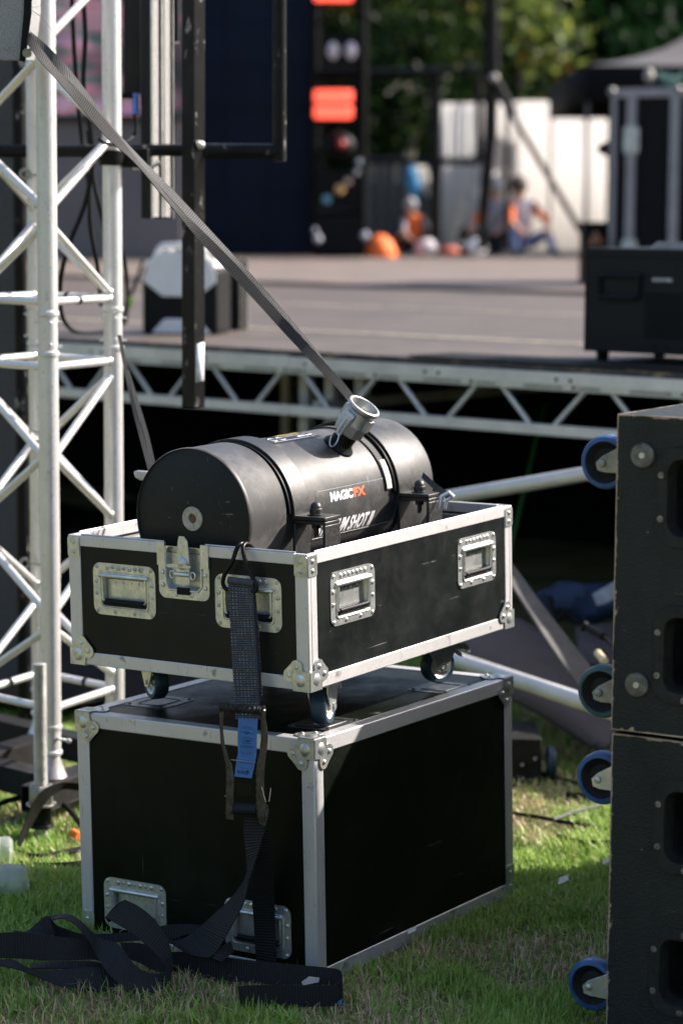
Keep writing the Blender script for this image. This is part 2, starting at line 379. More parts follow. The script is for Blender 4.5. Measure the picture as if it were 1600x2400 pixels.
# ================================================================== GRASS (stuff)
def vnoise(x, y, s, seed):
    r = np.random.default_rng(seed); G = r.random((64, 64)); fx = (x * s) % 63; fy = (y * s) % 63
    ix = fx.astype(int); iy = fy.astype(int); tx = fx - ix; ty = fy - iy; tx = tx * tx * (3 - 2 * tx); ty = ty * ty * (3 - 2 * ty)
    return (G[ix, iy] * (1 - tx) + G[ix + 1, iy] * tx) * (1 - ty) + (G[ix, iy + 1] * (1 - tx) + G[ix + 1, iy + 1] * tx) * ty
def grass(name, N, x0, x1, y0, y1, hmin, hmax, wid, straw, mats, dens=True, flat=.5):
    x = rng.uniform(x0, x1, N * 2); y = rng.uniform(y0, y1, N * 2)
    hw = (y * 0.155 + .12); keep = np.abs(x) < hw
    # bare patches
    pn = .6 * vnoise(x + 20, y, 2.3, 3) + .4 * vnoise(x + 20, y, 7.0, 4)
    bare = np.clip((pn - .485) * 8, 0, 1)
    p = (1 - bare * .86) if not straw else (.18 + .82 * bare)
    keep &= rng.random(N * 2) < p
    if not straw:
        # nothing grows inside the cases' footprint
        a = (math.sin(.5851), math.cos(.5851)); bb = (-math.cos(.5851), math.sin(.5851))
        lx = (x + .0463) * a[0] + (y - 5.4316) * a[1]; ly = (x + .0463) * bb[0] + (y - 5.4316) * bb[1]
        keep &= ~((lx > .01) & (lx < .9) & (ly > .01) & (ly < .69))
    x = x[keep][:N]; y = y[keep][:N]; n = len(x)
    z = .012 * np.sin(x * 2.1 + 1) * np.sin(y * 1.7) + .006 * np.sin(x * 5.3 + y * 4.1)
    cl = vnoise(x + 30, y, 11, 9); h = rng.uniform(hmin, hmax, n) * (.55 + .9 * cl)
    az = rng.uniform(0, 2 * np.pi, n); lean = rng.beta(2, 2, n) * (1.5 if straw else 1.15) * flat * 2
    dx, dy = np.cos(az), np.sin(az); wx, wy = -dy, dx; ww = wid * rng.uniform(.6, 1.3, n) * (1 + (y - 5) * .12)
    pts = []
    for k, (t, wf) in enumerate(((0, 1), (.5, .85), (1, .12))):
        bend = np.sin(lean * (t * .8 + .2 * t * t)) * h * t; up = np.cos(lean * t) * h * t
        for sgn in (-1, 1):
            pts.append(np.stack([x + dx * bend + sgn * wx * ww * wf / 2, y + dy * bend + sgn * wy * ww * wf / 2, z + up + (.004 if straw else -.002)], 1))
    co = np.stack(pts, 1).reshape(-1, 3); base = np.arange(n)[:, None] * 6
    f = np.concatenate([base + np.array([0, 1, 3, 2]), base + np.array([2, 3, 5, 4])], 1).reshape(-1, 4)
    me = bpy.data.meshes.new(name); me.vertices.add(len(co)); me.vertices.foreach_set('co', co.ravel())
    me.loops.add(f.size); me.loops.foreach_set('vertex_index', f.ravel()); me.polygons.add(len(f))
    me.polygons.foreach_set('loop_start', np.arange(len(f)) * 4); me.update()
    at = me.attributes.new('tone', 'FLOAT', 'POINT'); at.data.foreach_set('value', np.repeat(rng.random(n) * .6 + .4 * vnoise(x + 9, y, 3, 12), 6).astype(np.float32))
    me.polygons.foreach_set('use_smooth', [True] * len(f))
    me.materials.append(mats); o = bpy.data.objects.new(name, me); COL.objects.link(o); return o
def leafmat(name, stops, trans=.35, spec=.35):
    b = NB(name); at = b.n('ShaderNodeAttribute', attribute_name='tone'); c = b.ramp(at.outputs['Fac'], stops)
    b.set(c, .5, 0, spec); tr = b.n('ShaderNodeBsdfTranslucent'); b.l(c, tr.inputs[0]); mx = b.n('ShaderNodeMixShader'); mx.inputs[0].default_value = trans
    b.l(b.b.outputs[0], mx.inputs[1]); b.l(tr.outputs[0], mx.inputs[2]); b.l(mx.outputs[0], b.out.inputs[0]); return b.m
blade_m = leafmat('grass blade', [(.1, (.10, .20, .03)), (.45, (.23, .39, .065)), (.80, (.40, .50, .13)), (.97, (.62, .57, .27))])
straw_m = leafmat('dry grass', [(.1, (.28, .20, .12)), (.6, (.54, .41, .26)), (.95, (.75, .63, .42))], .2)
go = grass('grass', 230000, -1.5, 1.6, 4.95, 9.6, .016, .050, .0036, False, blade_m)
tag(go, 'short trampled green grass on the field around the cases', 'grass', kind='stuff')
gs = grass('dry_grass', 34000, -1.4, 1.4, 4.95, 9.0, .02, .045, .0028, True, straw_m, flat=.62)
tag(gs, 'dry brown straw lying flat among the green grass', 'dry grass', kind='stuff')

# ================================================================== FLIGHT CASES
def frameM(o, yaw, tx, ty):
    a = V(math.sin(yaw), math.cos(yaw), tx).normalized(); bb = V(-math.cos(yaw), math.sin(yaw), ty).normalized()
    c = a.cross(bb).normalized(); bb = c.cross(a).normalized()
    M = Matrix((a, bb, c)).transposed().to_4x4(); M.translation = Vector(o); return M
LM = frameM((-0.0463, 5.4316, 0.0), 0.5851, 0.0051, -0.0238); Lw, Ld, Lh = .7022, .9118, .58
UM = frameM((-0.0688, 5.4267, 0.6949), 0.5874, 0.0249, -0.0129); Uw, Ud, Uh = .7012, .9260, .3155

def holes_panel(mb, a0, a1, b0, b1, holes, fn, t):
    """panel in (a,b) with rectangular holes; fn maps (a,b,depth) to a point"""
    ca = sorted({a0, a1, *[h[0] for h in holes], *[h[2] for h in holes]}); cb = sorted({b0, b1, *[h[1] for h in holes], *[h[3] for h in holes]})
    for i in range(len(ca) - 1):
        for j in range(len(cb) - 1):
            x, y = (ca[i] + ca[i + 1]) / 2, (cb[j] + cb[j + 1]) / 2
            if any(h[0] < x < h[2] and h[1] < y < h[3] for h in holes): continue
            q = [(ca[i], cb[j]), (ca[i + 1], cb[j]), (ca[i + 1], cb[j + 1]), (ca[i], cb[j + 1])]
            mb.add([fn(*p, 0) for p in q] + [fn(*p, t) for p in q], [(0, 1, 2, 3), (7, 6, 5, 4)])
    for h in holes:  # walls of the holes
        q = [(h[0], h[1]), (h[2], h[1]), (h[2], h[3]), (h[0], h[3])]
        mb.add([fn(*p, 0) for p in q] + [fn(*p, t) for p in q], [(i, (i + 1) % 4, 4 + (i + 1) % 4, 4 + i) for i in range(4)])
    q = [(a0, b0), (a1, b0), (a1, b1), (a0, b1)]
    mb.add([fn(*p, 0) for p in q] + [fn(*p, t) for p in q], [(i, (i + 1) % 4, 4 + (i + 1) % 4, 4 + i) for i in range(4)])

def rivet(mb, p, n, r=.0048, h=.003):
    mb.lathe(p, n, [(r, 0), (r * .95, h * .55), (r * .6, h), (r * .32, h * 1.02), (r * .26, h * .4), (0, h * .4)], 10)

def recessed_handle(parent, c, px, n, W=.188, H=.126, seed=0, lab=None):
    """sprung flight-case handle in a pressed dish. c = centre on the panel face"""
    px, n, py = Vector(px), Vector(n), V(0, 0, 1); c = Vector(c); rr = random.Random(seed)
    F = lambda a, b_, d=0.0: c + px * a + py * b_ + n * d
    out = rrect(-W / 2, -H / 2, W / 2, H / 2, .022); ix, iy0, iy1 = W / 2 - .026, -H / 2 + .022, H / 2 - .028
    inn = rrect(-ix, iy0, ix, iy1, .008)
    m1 = MB(); sgn = 1 if px.cross(py).dot(n) > 0 else -1
    m1.ring(out, inn, F(0, 0, 0), px, py, .0025 * sgn)
    # rolled lip round the opening, dish walls and floor
    lip = rrect(-ix - .004, iy0 - .004, ix + .004, iy1 + .004, .010); m1.tube([F(a, b_, .0025) for a, b_ in lip], .0028, 6, closed=True)
    fl = rrect(-ix + .005, iy0 + .005, ix - .005, iy1 - .005, .006); k = len(inn)
    m1.add([F(a, b_, .001) for a, b_ in inn] + [F(a, b_, -.0135) for a, b_ in fl], [(i, (i + 1) % k, k + (i + 1) % k, k + i) for i in range(k)] + [tuple(range(k, 2 * k))])
    m1.box((-ix + .012, -.0, 0), (0, 0, 0), None) if False else None
    # back plate with its own rivets
    bp = [F(-ix + .01, iy1 - .012, -.012), F(ix - .01, iy1 - .012, -.012), F(ix - .01, iy0 + .016, -.012), F(-ix + .01, iy0 + .016, -.012)]
    m1.add(bp + [p + n * .0025 for p in bp], [(4, 5, 6, 7), (0, 1, 5, 4), (1, 2, 6, 5), (2, 3, 7, 6), (3, 0, 4, 7)])
    for a in (-.036, -.012, .012, .036): m1.lathe(F(a, iy1 - .019, -.0095), n, [(.0035, 0), (.003, .0018), (0, .0022)], 8)
    pl = build('handle_plate', m1, zinc, parent, label=lab)
    m2 = MB()
    for a in (-W / 2 + .012, -.034, .0, .034, W / 2 - .012): rivet(m2, F(a, H / 2 - .0095, .0025), n, .0046)
    for a in (-.05, -.016, .018, .052): rivet(m2, F(a, H / 2 - .0105, .0025), n, .0060 if True else 0, .0028)
    for a in (-W / 2 + .012, -.03, .03, W / 2 - .012): rivet(m2, F(a, -H / 2 + .0095, .0025), n, .0046)
    for b_ in (-.012, .018):
        for s_ in (-1, 1): rivet(m2, F(s_ * (W / 2 - .010), b_, .0025), n, .0044 if b_ < 0 else .0056)
    build('rivets', m2, zinc_rust if seed % 2 else rivet_m, pl)
    m3 = MB()
    hy = iy1 - .002; m3.cyl(F(-ix - .006, hy, .003), F(ix + .006, hy, .003), .0058, 12)
    for s_ in (-1, 1):
        m3.tube([F(s_ * (ix - .003), hy, .004), F(s_ * (ix - .003), 0, .0035), F(s_ * (ix - .003), iy0 + .016, .002), F(s_ * (ix - .010), iy0 + .011, .001), F(s_ * (ix - .02), iy0 + .011, .001)], .0032, 8)
    bow = build('handle_bow', m3, zinc, pl)
    m4 = MB(); m4.cyl(F(-ix + .010, iy0 + .011, .001), F(ix - .010, iy0 + .011, .001), .0072, 14)
    build('grip', m4, rubber, pl, bev=.001)
    return pl

def ball_corner(parent, corner, sx, sy, sz, faces, mat, leaf=.078, r=.0315):
    """cast ball corner with a two-lobed riveted leaf on each face named in faces"""
    c = Vector(corner); cc = c + V(sx, sy, sz) * .0235
    m1 = MB(); m1.sphere(cc, r, 22)
    A = {'x': (V(0, sy, 0), V(0, 0, sz), V(-sx, 0, 0)), 'y': (V(sx, 0, 0), V(0, 0, sz), V(0, -sy, 0)), 'z': (V(sx, 0, 0), V(0, sy, 0), V(0, 0, -sz))}
    m2 = MB(); L = leaf
    for f in faces:
        p, q, n = A[f]
        poly = [(.0, .030), (.0, .0), (.030, .0)]
        poly = [(-.001, .044), (-.001, -.001), (.044, -.001), (.046, .028)]
        lobe1 = [(L - .022 + .017 * math.cos(t), .034 + .017 * math.sin(t)) for t in [R_(-95 + 32 * i) for i in range(6)]]
        lobe2 = [(.034 + .017 * math.cos(t), L - .022 + .017 * math.sin(t)) for t in [R_(25 + 32 * i) for i in range(6)]]
        pts = [(-.0015, .044), (-.0015, -.0015), (.044, -.0015), (.046, .018)] + lobe1 + lobe2 + [(.018, .046)]
        o_ = c + n * .0016; az = p.cross(q).dot(n)
        m1.prism(pts, o_, p, q, .0024 * (1 if az > 0 else -1))
        rivet(m2, o_ + n * .0024 + p * (L - .022) + q * .034, n, .0056, .004); rivet(m2, o_ + n * .0024 + p * .034 + q * (L - .022), n, .0056, .004)
        # the casting laps over the rails on both sides of the ball
        for d_ in (p, q): m1.tube([cc, cc + d_ * .012, cc + d_ * .020, cc + d_ * .026], [r * .97, r * .90, r * .86, r * .80], 24)
    k = build('ball_corner', m1, mat, parent, bev=0)
    build('rivets', m2, rivet_m, k); return k

# ---- lower case
LC = thing('flight_case', 'tall black flight case standing on the grass under the open case', 'flight case', M=LM)
RW = .037
mb = MB(); e = .0025
holesL = [(.465, .075, .605, .151), (.10, .075, .24, .151)]
holes_panel(mb, RW - .004, Lw - RW + .004, RW - .004, Lh - RW + .004, [(h[0], h[1] - 0, h[2], h[3]) for h in holesL], lambda a, b_, d: V(e + d, a, b_), .009)
mb.box((RW - .004, e, RW - .004), (Ld - RW + .004, e + .009, Lh - RW + .004)); mb.box((Ld - .012, RW, RW), (Ld - e, Lw - RW, Lh - RW)); mb.box((RW, Lw - .012, RW), (Ld - RW, Lw - e, Lh - RW))
mb.box((RW - .004, RW - .004, Lh - .012), (Ld - RW + .004, Lw - RW + .004, Lh - e)); mb.box((.02, .02, .002), (Ld - .02, Lw - .02, .012))
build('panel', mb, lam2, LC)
mb = MB()
for x in (0, Ld - RW):
    for y in (0, Lw - RW): mb.box((x, y, 0), (x + RW, y + RW, Lh - .026))
build('corner_rail', mb, alu_worn, LC, bev=.003)
for z, nm in ((Lh - RW, 'top_rail'), (.0, 'bottom_rail')):
    mb = MB()
    zz = (z, z + RW)
    t1 = -.0016 if z else 0
    for x in (0, Ld - RW): mb.box((x + (.0012 if 1 else 0) * (1 if x == 0 else -1) * 0, RW, zz[0]), (x + RW, Lw - RW, zz[1] ))
    for y in (0, Lw - RW): mb.box((RW, y, zz[0]), (Ld - RW, y + RW, zz[1]))
    build(nm, mb, alu_worn, LC, bev=.003)
recessed_handle(LC, (e, .535, .115), (0, -1, 0), (-1, 0, 0), .190, .126, 3)
recessed_handle(LC, (e, .170, .115), (0, -1, 0), (-1, 0, 0), .190, .126, 4)
for cx, cy, fs in ((0, 0, 'xyz'), (0, Lw, 'xz'), (Ld, 0, 'yz'), (Ld, Lw, 'z')):
    ball_corner(LC, (cx, cy, Lh), 1 if cx == 0 else -1, 1 if cy == 0 else -1, -1, fs, zinc_rust)
for cx, cy, fs in ((Ld, 0, 'y'), (0, Lw, 'x')):
    mb = MB(); s1 = 1 if cx == 0 else -1; s2 = 1 if cy == 0 else -1
    if fs == 'y': mb.prism(rrect(Ld - .040, .0, Ld - .002, .085, .008), (0, -.0002, 0), (1, 0, 0), (0, 0, 1), .0022)
    else: mb.prism(rrect(Lw - .040, .0, Lw - .002, .085, .008), (-.0002, 0, 0), (0, 1, 0), (0, 0, 1), -.0022)
    for zz in (.03, .065): rivet(mb, (Ld - .02, -.0025, zz) if fs == 'y' else (-.0025, Lw - .02, zz), (0, -1, 0) if fs == 'y' else (-1, 0, 0), .005)
    build('corner_bracket', mb, zinc, LC)
cupm = simple('dull cup plate', (.10, .10, .10), .4, .7, .4, 30)
for cx, cy in ((.185, .095), (.20, .60), (.70, .085), (.70, .60)):
    mb = MB(); mb.prism(rrect(cx - .072, cy - .062, cx + .072, cy + .062, .014), (0, 0, Lh - e - .0002), (1, 0, 0), (0, 1, 0), .002)
    pr = rrect(cx - .045, cy - .036, cx + .045, cy + .036, .012); mb.tube([V(a, b_, Lh - .0005) for a, b_ in pr], .0018, 6, closed=True)
    for s1 in (-1, 1):
        for s2 in (-1, 1): rivet(mb, (cx + s1 * .058, cy + s2 * .048, Lh - .0005), (0, 0, 1), .005)
    build('castor_cup', mb, cupm, LC)

# ---- upper open case
UC = thing('flight_case', 'open shallow black flight case on castors, stacked on the taller case', 'flight case', M=UM)
vr, tr, brl = .036, .026, .031; pt = .009; th = .012
hU = [(.462, .158, .602, .228), (.098, .158, .238, .228), (.298, .205, .406, .29)]
mb = MB(); f1 = lambda a, b_, d: V(.0025 + d, a, b_)
holes_panel(mb, vr - .004, Uw - vr + .004, brl - .004, Uh - tr + .004, [h for h in hU if h[3] < .28] + [(.298, .205, .406, Uh - tr + .004)], f1, pt)
holes_panel(mb, vr - .004, Ud - vr + .004, brl - .004, Uh - tr + .004, [(.115, .160, .253, .231), (.681, .160, .819, .231)], lambda a, b_, d: V(a, .0025 + d, b_), pt)
mb.box((Ud - .012, th, .012), (Ud - .0025, Uw - th, Uh - tr)); mb.box((th, Uw - .012, .012), (Ud - th, Uw - .0025, Uh - tr)); mb.box((.004, .004, .002), (Ud - .004, Uw - .004, .012))
build('panel', mb, lam, UC)
mb = MB()
for (x, y, sx, sy) in ((0, 0, 1, 1), (0, Uw, 1, -1), (Ud, 0, -1, 1), (Ud, Uw, -1, -1)):
    lo = (min(x, x + sx * th), min(y, y + sy * vr), .026); hi = (max(x, x + sx * th), max(y, y + sy * vr), Uh); mb.box(lo, hi)
    lo = (min(x + sx * th, x + sx * vr), min(y, y + sy * th), .026); hi = (max(x + sx * th, x + sx * vr), max(y, y + sy * th), Uh); mb.box(lo, hi)
build('corner_rail', mb, alu, UC, bev=.0022)
mb = MB(); zt = Uh - tr
for a, b_ in ((vr, .292), (.412, Uw - vr)): mb.box((0, a, zt), (th, b_, Uh))
mb.box((Ud - th, vr, zt), (Ud, Uw - vr, Uh)); mb.box((vr, 0, zt), (Ud - vr, th, Uh)); mb.box((vr, Uw - th, zt), (Ud - vr, Uw, Uh))
for a, b_ in ((vr, .292), (.412, Uw - vr)): mb.box((.004, a, Uh + .0001), (.0075, b_, Uh + .004))
mb.box((vr, .004, Uh + .0001), (Ud - vr, .0075, Uh + .004)); mb.box((vr, Uw - .0075, Uh + .0001), (Ud - vr, Uw - .004, Uh + .004))
build('top_rail', mb, alu, UC, bev=.0016)
mb = MB()
for x in (0, Ud - th): mb.box((x, vr, 0), (x + th, Uw - vr, brl))
for y in (0, Uw - th): mb.box((vr, y, 0), (Ud - vr, y + th, brl))
build('bottom_rail', mb, alu, UC, bev=.0022)
mb = MB(); mb.box((.0135, Uw - .030, .014), (Ud - .014, Uw - .014, Uh - .03)); mb.box((Ud - .030, .014, .014), (Ud - .014, Uw - .031, Uh - .03))
build('foam_lining', mb, inner_m, UC, bev=.002)
mb = MB(); mb.box((.10, .55, .20), (.30, .668, .285)); build('foam_block', mb, simple('pale foam', (.42, .39, .37), .85, 0, .15, 50, .3), UC, bev=.004)
recessed_handle(UC, (.0025, .532, .191), (0, -1, 0), (-1, 0, 0), .188, .126, 1)
recessed_handle(UC, (.0025, .168, .191), (0, -1, 0), (-1, 0, 0), .188, .126, 5)
recessed_handle(UC, (.184, .0025, .196), (1, 0, 0), (0, -1, 0), .186, .126, 2)
recessed_handle(UC, (.750, .0025, .198), (1, 0, 0), (0, -1, 0), .186, .126, 6)
for cx, cy, fs in ((0, 0, 'xy'), (0, Uw, 'x'), (Ud, 0, 'y'), (Ud, Uw, '')):
    ball_corner(UC, (cx, cy, 0), 1 if cx == 0 else -1, 1 if cy == 0 else -1, 1, fs, zinc, .076, .0315)
# square riveted plates on the top corners
for cx, cy in ((0, 0), (0, Uw), (Ud, 0)):
    mb = MB(); s1 = 1 if cx == 0 else -1; s2 = 1 if cy == 0 else -1; w2 = .036
    if cx == 0:
        y0, y1 = sorted((cy, cy + s2 * w2)); mb.prism(rrect(y0, Uh - .053, y1, Uh - .004, .006), (-.0001, 0, 0), (0, 1, 0), (0, 0, 1), -.002)
        for zz in (.018, .040): rivet(mb, (-.002, (y0 + y1) / 2, Uh - zz), (-1, 0, 0), .0052)
    if cy == 0:
        x0, x1 = sorted((cx, cx + s1 * w2)); mb.prism(rrect(x0, Uh - .053, x1, Uh - .004, .006), (0, -.0001, 0), (1, 0, 0), (0, 0, 1), .002)
        for zz in (.018, .040): rivet(mb, ((x0 + x1) / 2, -.002, Uh - zz), (0, -1, 0), .0052)
    build('corner_plate', mb, zinc_rust if (cx, cy) == (0, 0) else zinc, UC)
# butterfly latch
F = lambda a, b_, d=0.0: V(.0025 - d, .352 - a, .2485 + b_)
mb = MB(); mb.ring(rrect(-.074, -.064, .074, .060, .020), rrect(-.050, -.040, .050, .059, .012), F(0, 0), (0, -1, 0), (0, 0, 1), .0025)
k1 = rrect(-.050, -.040, .050, .059, .012); k2 = rrect(-.045, -.035, .045, .056, .010); k = len(k1)
mb.add([F(a, b_, .001) for a, b_ in k1] + [F(a, b_, -.013) for a, b_ in k2], [(i, (i + 1) % k, k + (i + 1) % k, k + i) for i in range(k)] + [tuple(range(k, 2 * k))])
mb.tube([F(-.053, .058, .003), F(-.053, -.03, .003), F(-.042, -.043, .003), F(.042, -.043, .003), F(.053, -.03, .003), F(.053, .058, .003)], .003, 6)
lp = build('latch_plate', mb, zinc, UC)
mb = MB()
for s_ in (-1, 1): mb.box((-.004, .352 + s_ * .064 - .011, .262), (.0, .352 + s_ * .064 + .011, Uh + .002))
for s_ in (-1, 1):
    for zz in (.30, .245, .215): rivet(mb, F(s_ * .062, zz - .2485, .004), (-1, 0, 0), .0052)
for a in (-.022, .022): rivet(mb, F(a, -.054, .0025), (-1, 0, 0), .0052)
build('rivets', mb, rivet_m, lp)
mb = MB(); poly = [(-.020, -.028), (.020, -.028), (.020, .02), (.016, .074), (.006, .086), (-.008, .086), (-.012, .074), (-.018, .02)]
mb.prism(poly, F(0, 0, .004), (0, -1, 0), (0, 0, 1), .003); mb.cyl(F(-.022, -.004, .007), F(.022, -.004, .007), .006, 12)
mb.prism([(-.022, -.0), (.022, 0), (.026, .006), (0, .011), (-.030, .009), (-.052, .004), (-.040, -.001)], F(.006, .012, .012), (0, -1, 0), (0, 0, 1), .004)
mb.lathe(F(0, .022, .006), (-1, 0, 0), [(.015, 0), (.015, .006), (.010, .010), (0, .010)], 16)
for s_ in (-1, 1): mb.tube([F(s_ * .030 + .007 * math.cos(t), -.006 + .009 * math.sin(t), .007) for t in [2 * math.pi * i / 10 for i in range(10)]], .0022, 6, closed=True)
build('latch', mb, zinc, lp, bev=.0006)
mb = MB(); mb.box((-.006, .334, .196), (.0, .37, .213)); build('latch_pad', mb, rubber, lp, bev=.001)

def castor(parent, x, y, ang, wheelmat, brake=True):
    """swivel castor under the case: plate, fork, wheel"""
    Rz = Matrix.Rotation(ang, 4, 'Z'); T = Matrix.Translation((x, y, 0)) @ Rz
    mb = MB(); mb.box((-.055, -.045, -.006), (.055, .045, -.0005)); mb.cyl((0, 0, -.016), (0, 0, -.006), .030, 18)
    for s_ in (-1, 1):
        y0, y1 = (.022, .0265) if s_ > 0 else (-.0265, -.022)
        pl = [(-.044, -.014), (.036, -.014), (.034, -.030), (.016, -.066), (.006, -.082), (-.012, -.084), (-.024, -.070), (-.046, -.030)]
        mb.prism(pl, (0, y1, 0), (1, 0, 0), (0, 0, 1), .0035)
    mb.box((-.044, -.0265, -.0185), (.036, .0265, -.0145)); mb.lathe((0, 0, -.024), (0, 0, 1), [(0, 0), (.022, 0), (.026, .006), (0, .006)], 20); mb.cyl((-.006, -.030, -.0705), (-.006, .030, -.0705), .006, 6)
    mb.lathe((-.006, -.031, -.0705), (0, 1, 0), [(.009, 0), (.009, .005), (0, .005)], 6)
    if brake:
        mb.prism([(.02, -.018), (.070, -.022), (.082, -.034), (.084, -.046), (.076, -.046), (.066, -.036), (.02, -.030)], (0, .018, 0), (1, 0, 0), (0, 0, 1), .036); mb.prism([(.05, -.034), (.078, -.052), (.080, -.062), (.070, -.058), (.048, -.042)], (0, .016, 0), (1, 0, 0), (0, 0, 1), .004)
    mb.shift(T); c = build('castor', mb, zinc, parent, bev=.0006)
    mb = MB(); mb.lathe((0, -.018, 0), (0, 1, 0), [(.031, .001), (.040, .0), (.0435, .004), (.0445, .010), (.0445, .026), (.0435, .032), (.040, .036), (.031, .035)], 32)
    mb.shift(Matrix.Translation((-.006, 0, -.0705))).shift(T); wl = build('wheel', mb, wheelmat, c)
    mb = MB(); mb.lathe((0, -.0165, 0), (0, 1, 0), [(0, .002), (.012, .002), (.014, .007), (.024, .008), (.029, .001), (.0315, .0), (.0315, .033), (.029, .032), (.024, .025), (.014, .026), (.012, .031), (0, .031)], 28)
    mb.shift(Matrix.Translation((-.006, 0, -.0705))).shift(T); build('hub', mb, steel, c)
    return c
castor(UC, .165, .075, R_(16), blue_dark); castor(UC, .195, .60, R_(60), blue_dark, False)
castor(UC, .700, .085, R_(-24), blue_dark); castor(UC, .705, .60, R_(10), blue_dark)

# ================================================================== DRUM (compressed-air drum lying in the open case)
DR = thing('effects_machine', 'black cylindrical confetti cannon tank lying in the open case', 'confetti cannon', M=UM @ Matrix.Translation((.035, .35, .012)))
zc = .371 - .012; X0 = .0; L_ = .86
ax = V(1, 0, 0)
mb = MB(); mb.lathe((0, 0, zc), ax, [(.158, .15), (.158, .70)], 96)
body = build('tank_body', mb, drum_m, DR)
mb = MB(); mb.lathe((0, 0, zc), ax, [(.1635, .003), (.1655, .0), (.1675, .003), (.1675, .012), (.1655, .016), (.1655, .146), (.1640, .151), (.158, .152)], 96)
build('end_sleeve', mb, drum_m, DR)
mb = MB(); mb.lathe((0, 0, zc), ax, [(.158, .672), (.1635, .673), (.1650, .678), (.1650, .800), (.1635, .811), (.152, .817), (.0, .817)], 96)
build('end_sleeve', mb, drum_m, DR)
mb = MB(); mb.lathe((0, 0, zc), ax, [(0, .0035), (.1625, .0035), (.1640, .0045)], 96); build('end_cap', mb, cap_m, DR)
mb = MB(); mb.lathe((0, 0, zc), ax, [(.0105, .008), (.0105, .0015), (.013, -.0005), (.0285, -.0005), (.0290, .001), (.0290, .004)], 36)
pl = simple('worn steel plug', (.33, .33, .31), .45, .55, .3, 60); build('plug', mb, pl, DR)
mb = MB(); mb.lathe((0, 0, zc), ax, [(.0, .0025), (.0105, .0025)], 6); build('plug_socket', mb, simple('rusty socket', (.10, .05, .025), .7), DR)
for bi, bx in enumerate((.200, .662)):
    mb = MB(); hw = .0325; ro, ri = .176, .170
    prof = [(ri, bx - hw), (ro, bx - hw), (ro, bx + hw), (ri, bx + hw)]
    n = 60; a0, a1 = R_(0), R_(180)
    vs = []
    for i in range(n + 1):
        t = a0 + (a1 - a0) * i / n
        for r_, xx in prof: vs.append(V(xx, -r_ * math.cos(t), zc + r_ * math.sin(t) - .004))
    fs = [(4 * i + k, 4 * (i + 1) + k, 4 * (i + 1) + (k + 1) % 4, 4 * i + (k + 1) % 4) for i in range(n) for k in range(4)]
    mb.add(vs, fs)
    for s_ in (-1, 1):
        y0, y1 = sorted((s_ * .168, s_ * .262)); mb.box((bx - hw, y0, zc - .012), (bx + hw, y1, zc - .003))
    bd = build('clamp_band', mb, band_m, DR, bev=.0012)
    # rubber liner between tank and band
    mb = MB(); vs = []
    for i in range(n + 1):
        t = R_(2) + (R_(176)) * i / n
        for r_, xx in ((.1585, bx - hw - .010), (.1698, bx - hw - .010), (.1698, bx + hw + .003), (.1585, bx + hw + .003)): vs.append(V(xx, -r_ * math.cos(t), zc + r_ * math.sin(t) - .004))
    mb.add(vs, fs); build('rubber_liner', mb, rubber, bd)
    for s_ in (-1, 1):
        mb = MB(); yb = s_ * .215
        mb.lathe((bx, yb, zc - .003), (0, 0, 1), [(.020, 0), (.020, .003), (.0155, .004), (.0155, .015), (.0135, .017), (.0135, .020), (.011, .027), (.006, .031), (0, .032)], 20)
        mb.cyl((bx, yb, zc - .055), (bx, yb, zc - .02), .006, 10); mb.lathe((bx, yb, zc - .034), (0, 0, 1), [(.0, 0), (.012, 0), (.012, .012), (0, .012)], 6)
        build('clamp_bolt', mb, band_m, bd)
        mb = MB()   # support bracket: flange, outer leg, inner saddle
        ya, yb2 = s_ * .255, s_ * .262
        y0, y1 = sorted((s_ * .176, s_ * .262)); mb.box((bx - hw + .001, y0, zc - .022), (bx + hw - .001, y1, zc - .0135))
        y0, y1 = sorted((s_ * .254, s_ * .262)); mb.box((bx - hw + .001, y0, .0), (bx + hw - .001, y1, zc - .0225))
        y0, y1 = sorted((s_ * .168, s_ * .176)); mb.box((bx - hw + .001, y0, .05), (bx + hw - .001, y1, zc - .0225))
        build('support_bracket', mb, band_m, DR, bev=.0015)
mb = MB(); mb.box((.10, -.15, .20), (.78, -.138, .218)); mb.box((.10, .138, .20), (.78, .15, .218)); mb.box((.05, -.17, .05), (.82, -.155, .10)); mb.box((.05, .155, .05), (.82, .17, .10))
build('base_rail', mb, band_m, DR, bev=.001)
mb = MB(); mb.box((.15, -.14, .0), (.80, .14, .05)); build('base_plate', mb, band_m, DR, bev=.002)
# nozzle with cam coupling
th_ = R_(36); rad = V(0, -math.sin(th_), math.cos(th_)); rad = (rad + V(.06, 0, 0)).normalized(); ob = V(.475, 0, zc)
mb = MB(); mb.lathe(ob, rad, [(.040, .146), (.040, .1585), (.0315, .168), (.0285, .172), (.0285, .222)], 36); build('nozzle_pipe', mb, simple('matt black pipe', (.012, .012, .0125), .45), DR)
mb = MB()
mb.lathe(ob, rad, [(.0285, .200), (.038, .202), (.0405, .207), (.0405, .234)], 8); mb.lathe(ob, rad, [(.0395, .234), (.037, .238), (.037, .262), (.034, .268), (.0375, .272)], 36)
mb.lathe(ob, rad, [(.0375, .272), (.0420, .274), (.0435, .279), (.0420, .284), (.0365, .285), (.0345, .282), (.0335, .262), (.029, .255), (.029, .225), (.0, .225)], 40)
e1 = rad.cross(V(1, 0, 0)).normalized(); e2 = rad.cross(e1)
for dd in (e1, -e1, e2, -e2): 
    c0 = ob + rad * .247 + dd * .034
    M = Matrix((dd, rad, dd.cross(rad))).transposed().to_4x4(); M.translation = c0; mb.box((-.006, -.016, -.013), (.008, .016, .013), M)
cpl = build('hose_coupling', mb, castal, DR, bev=.0008)
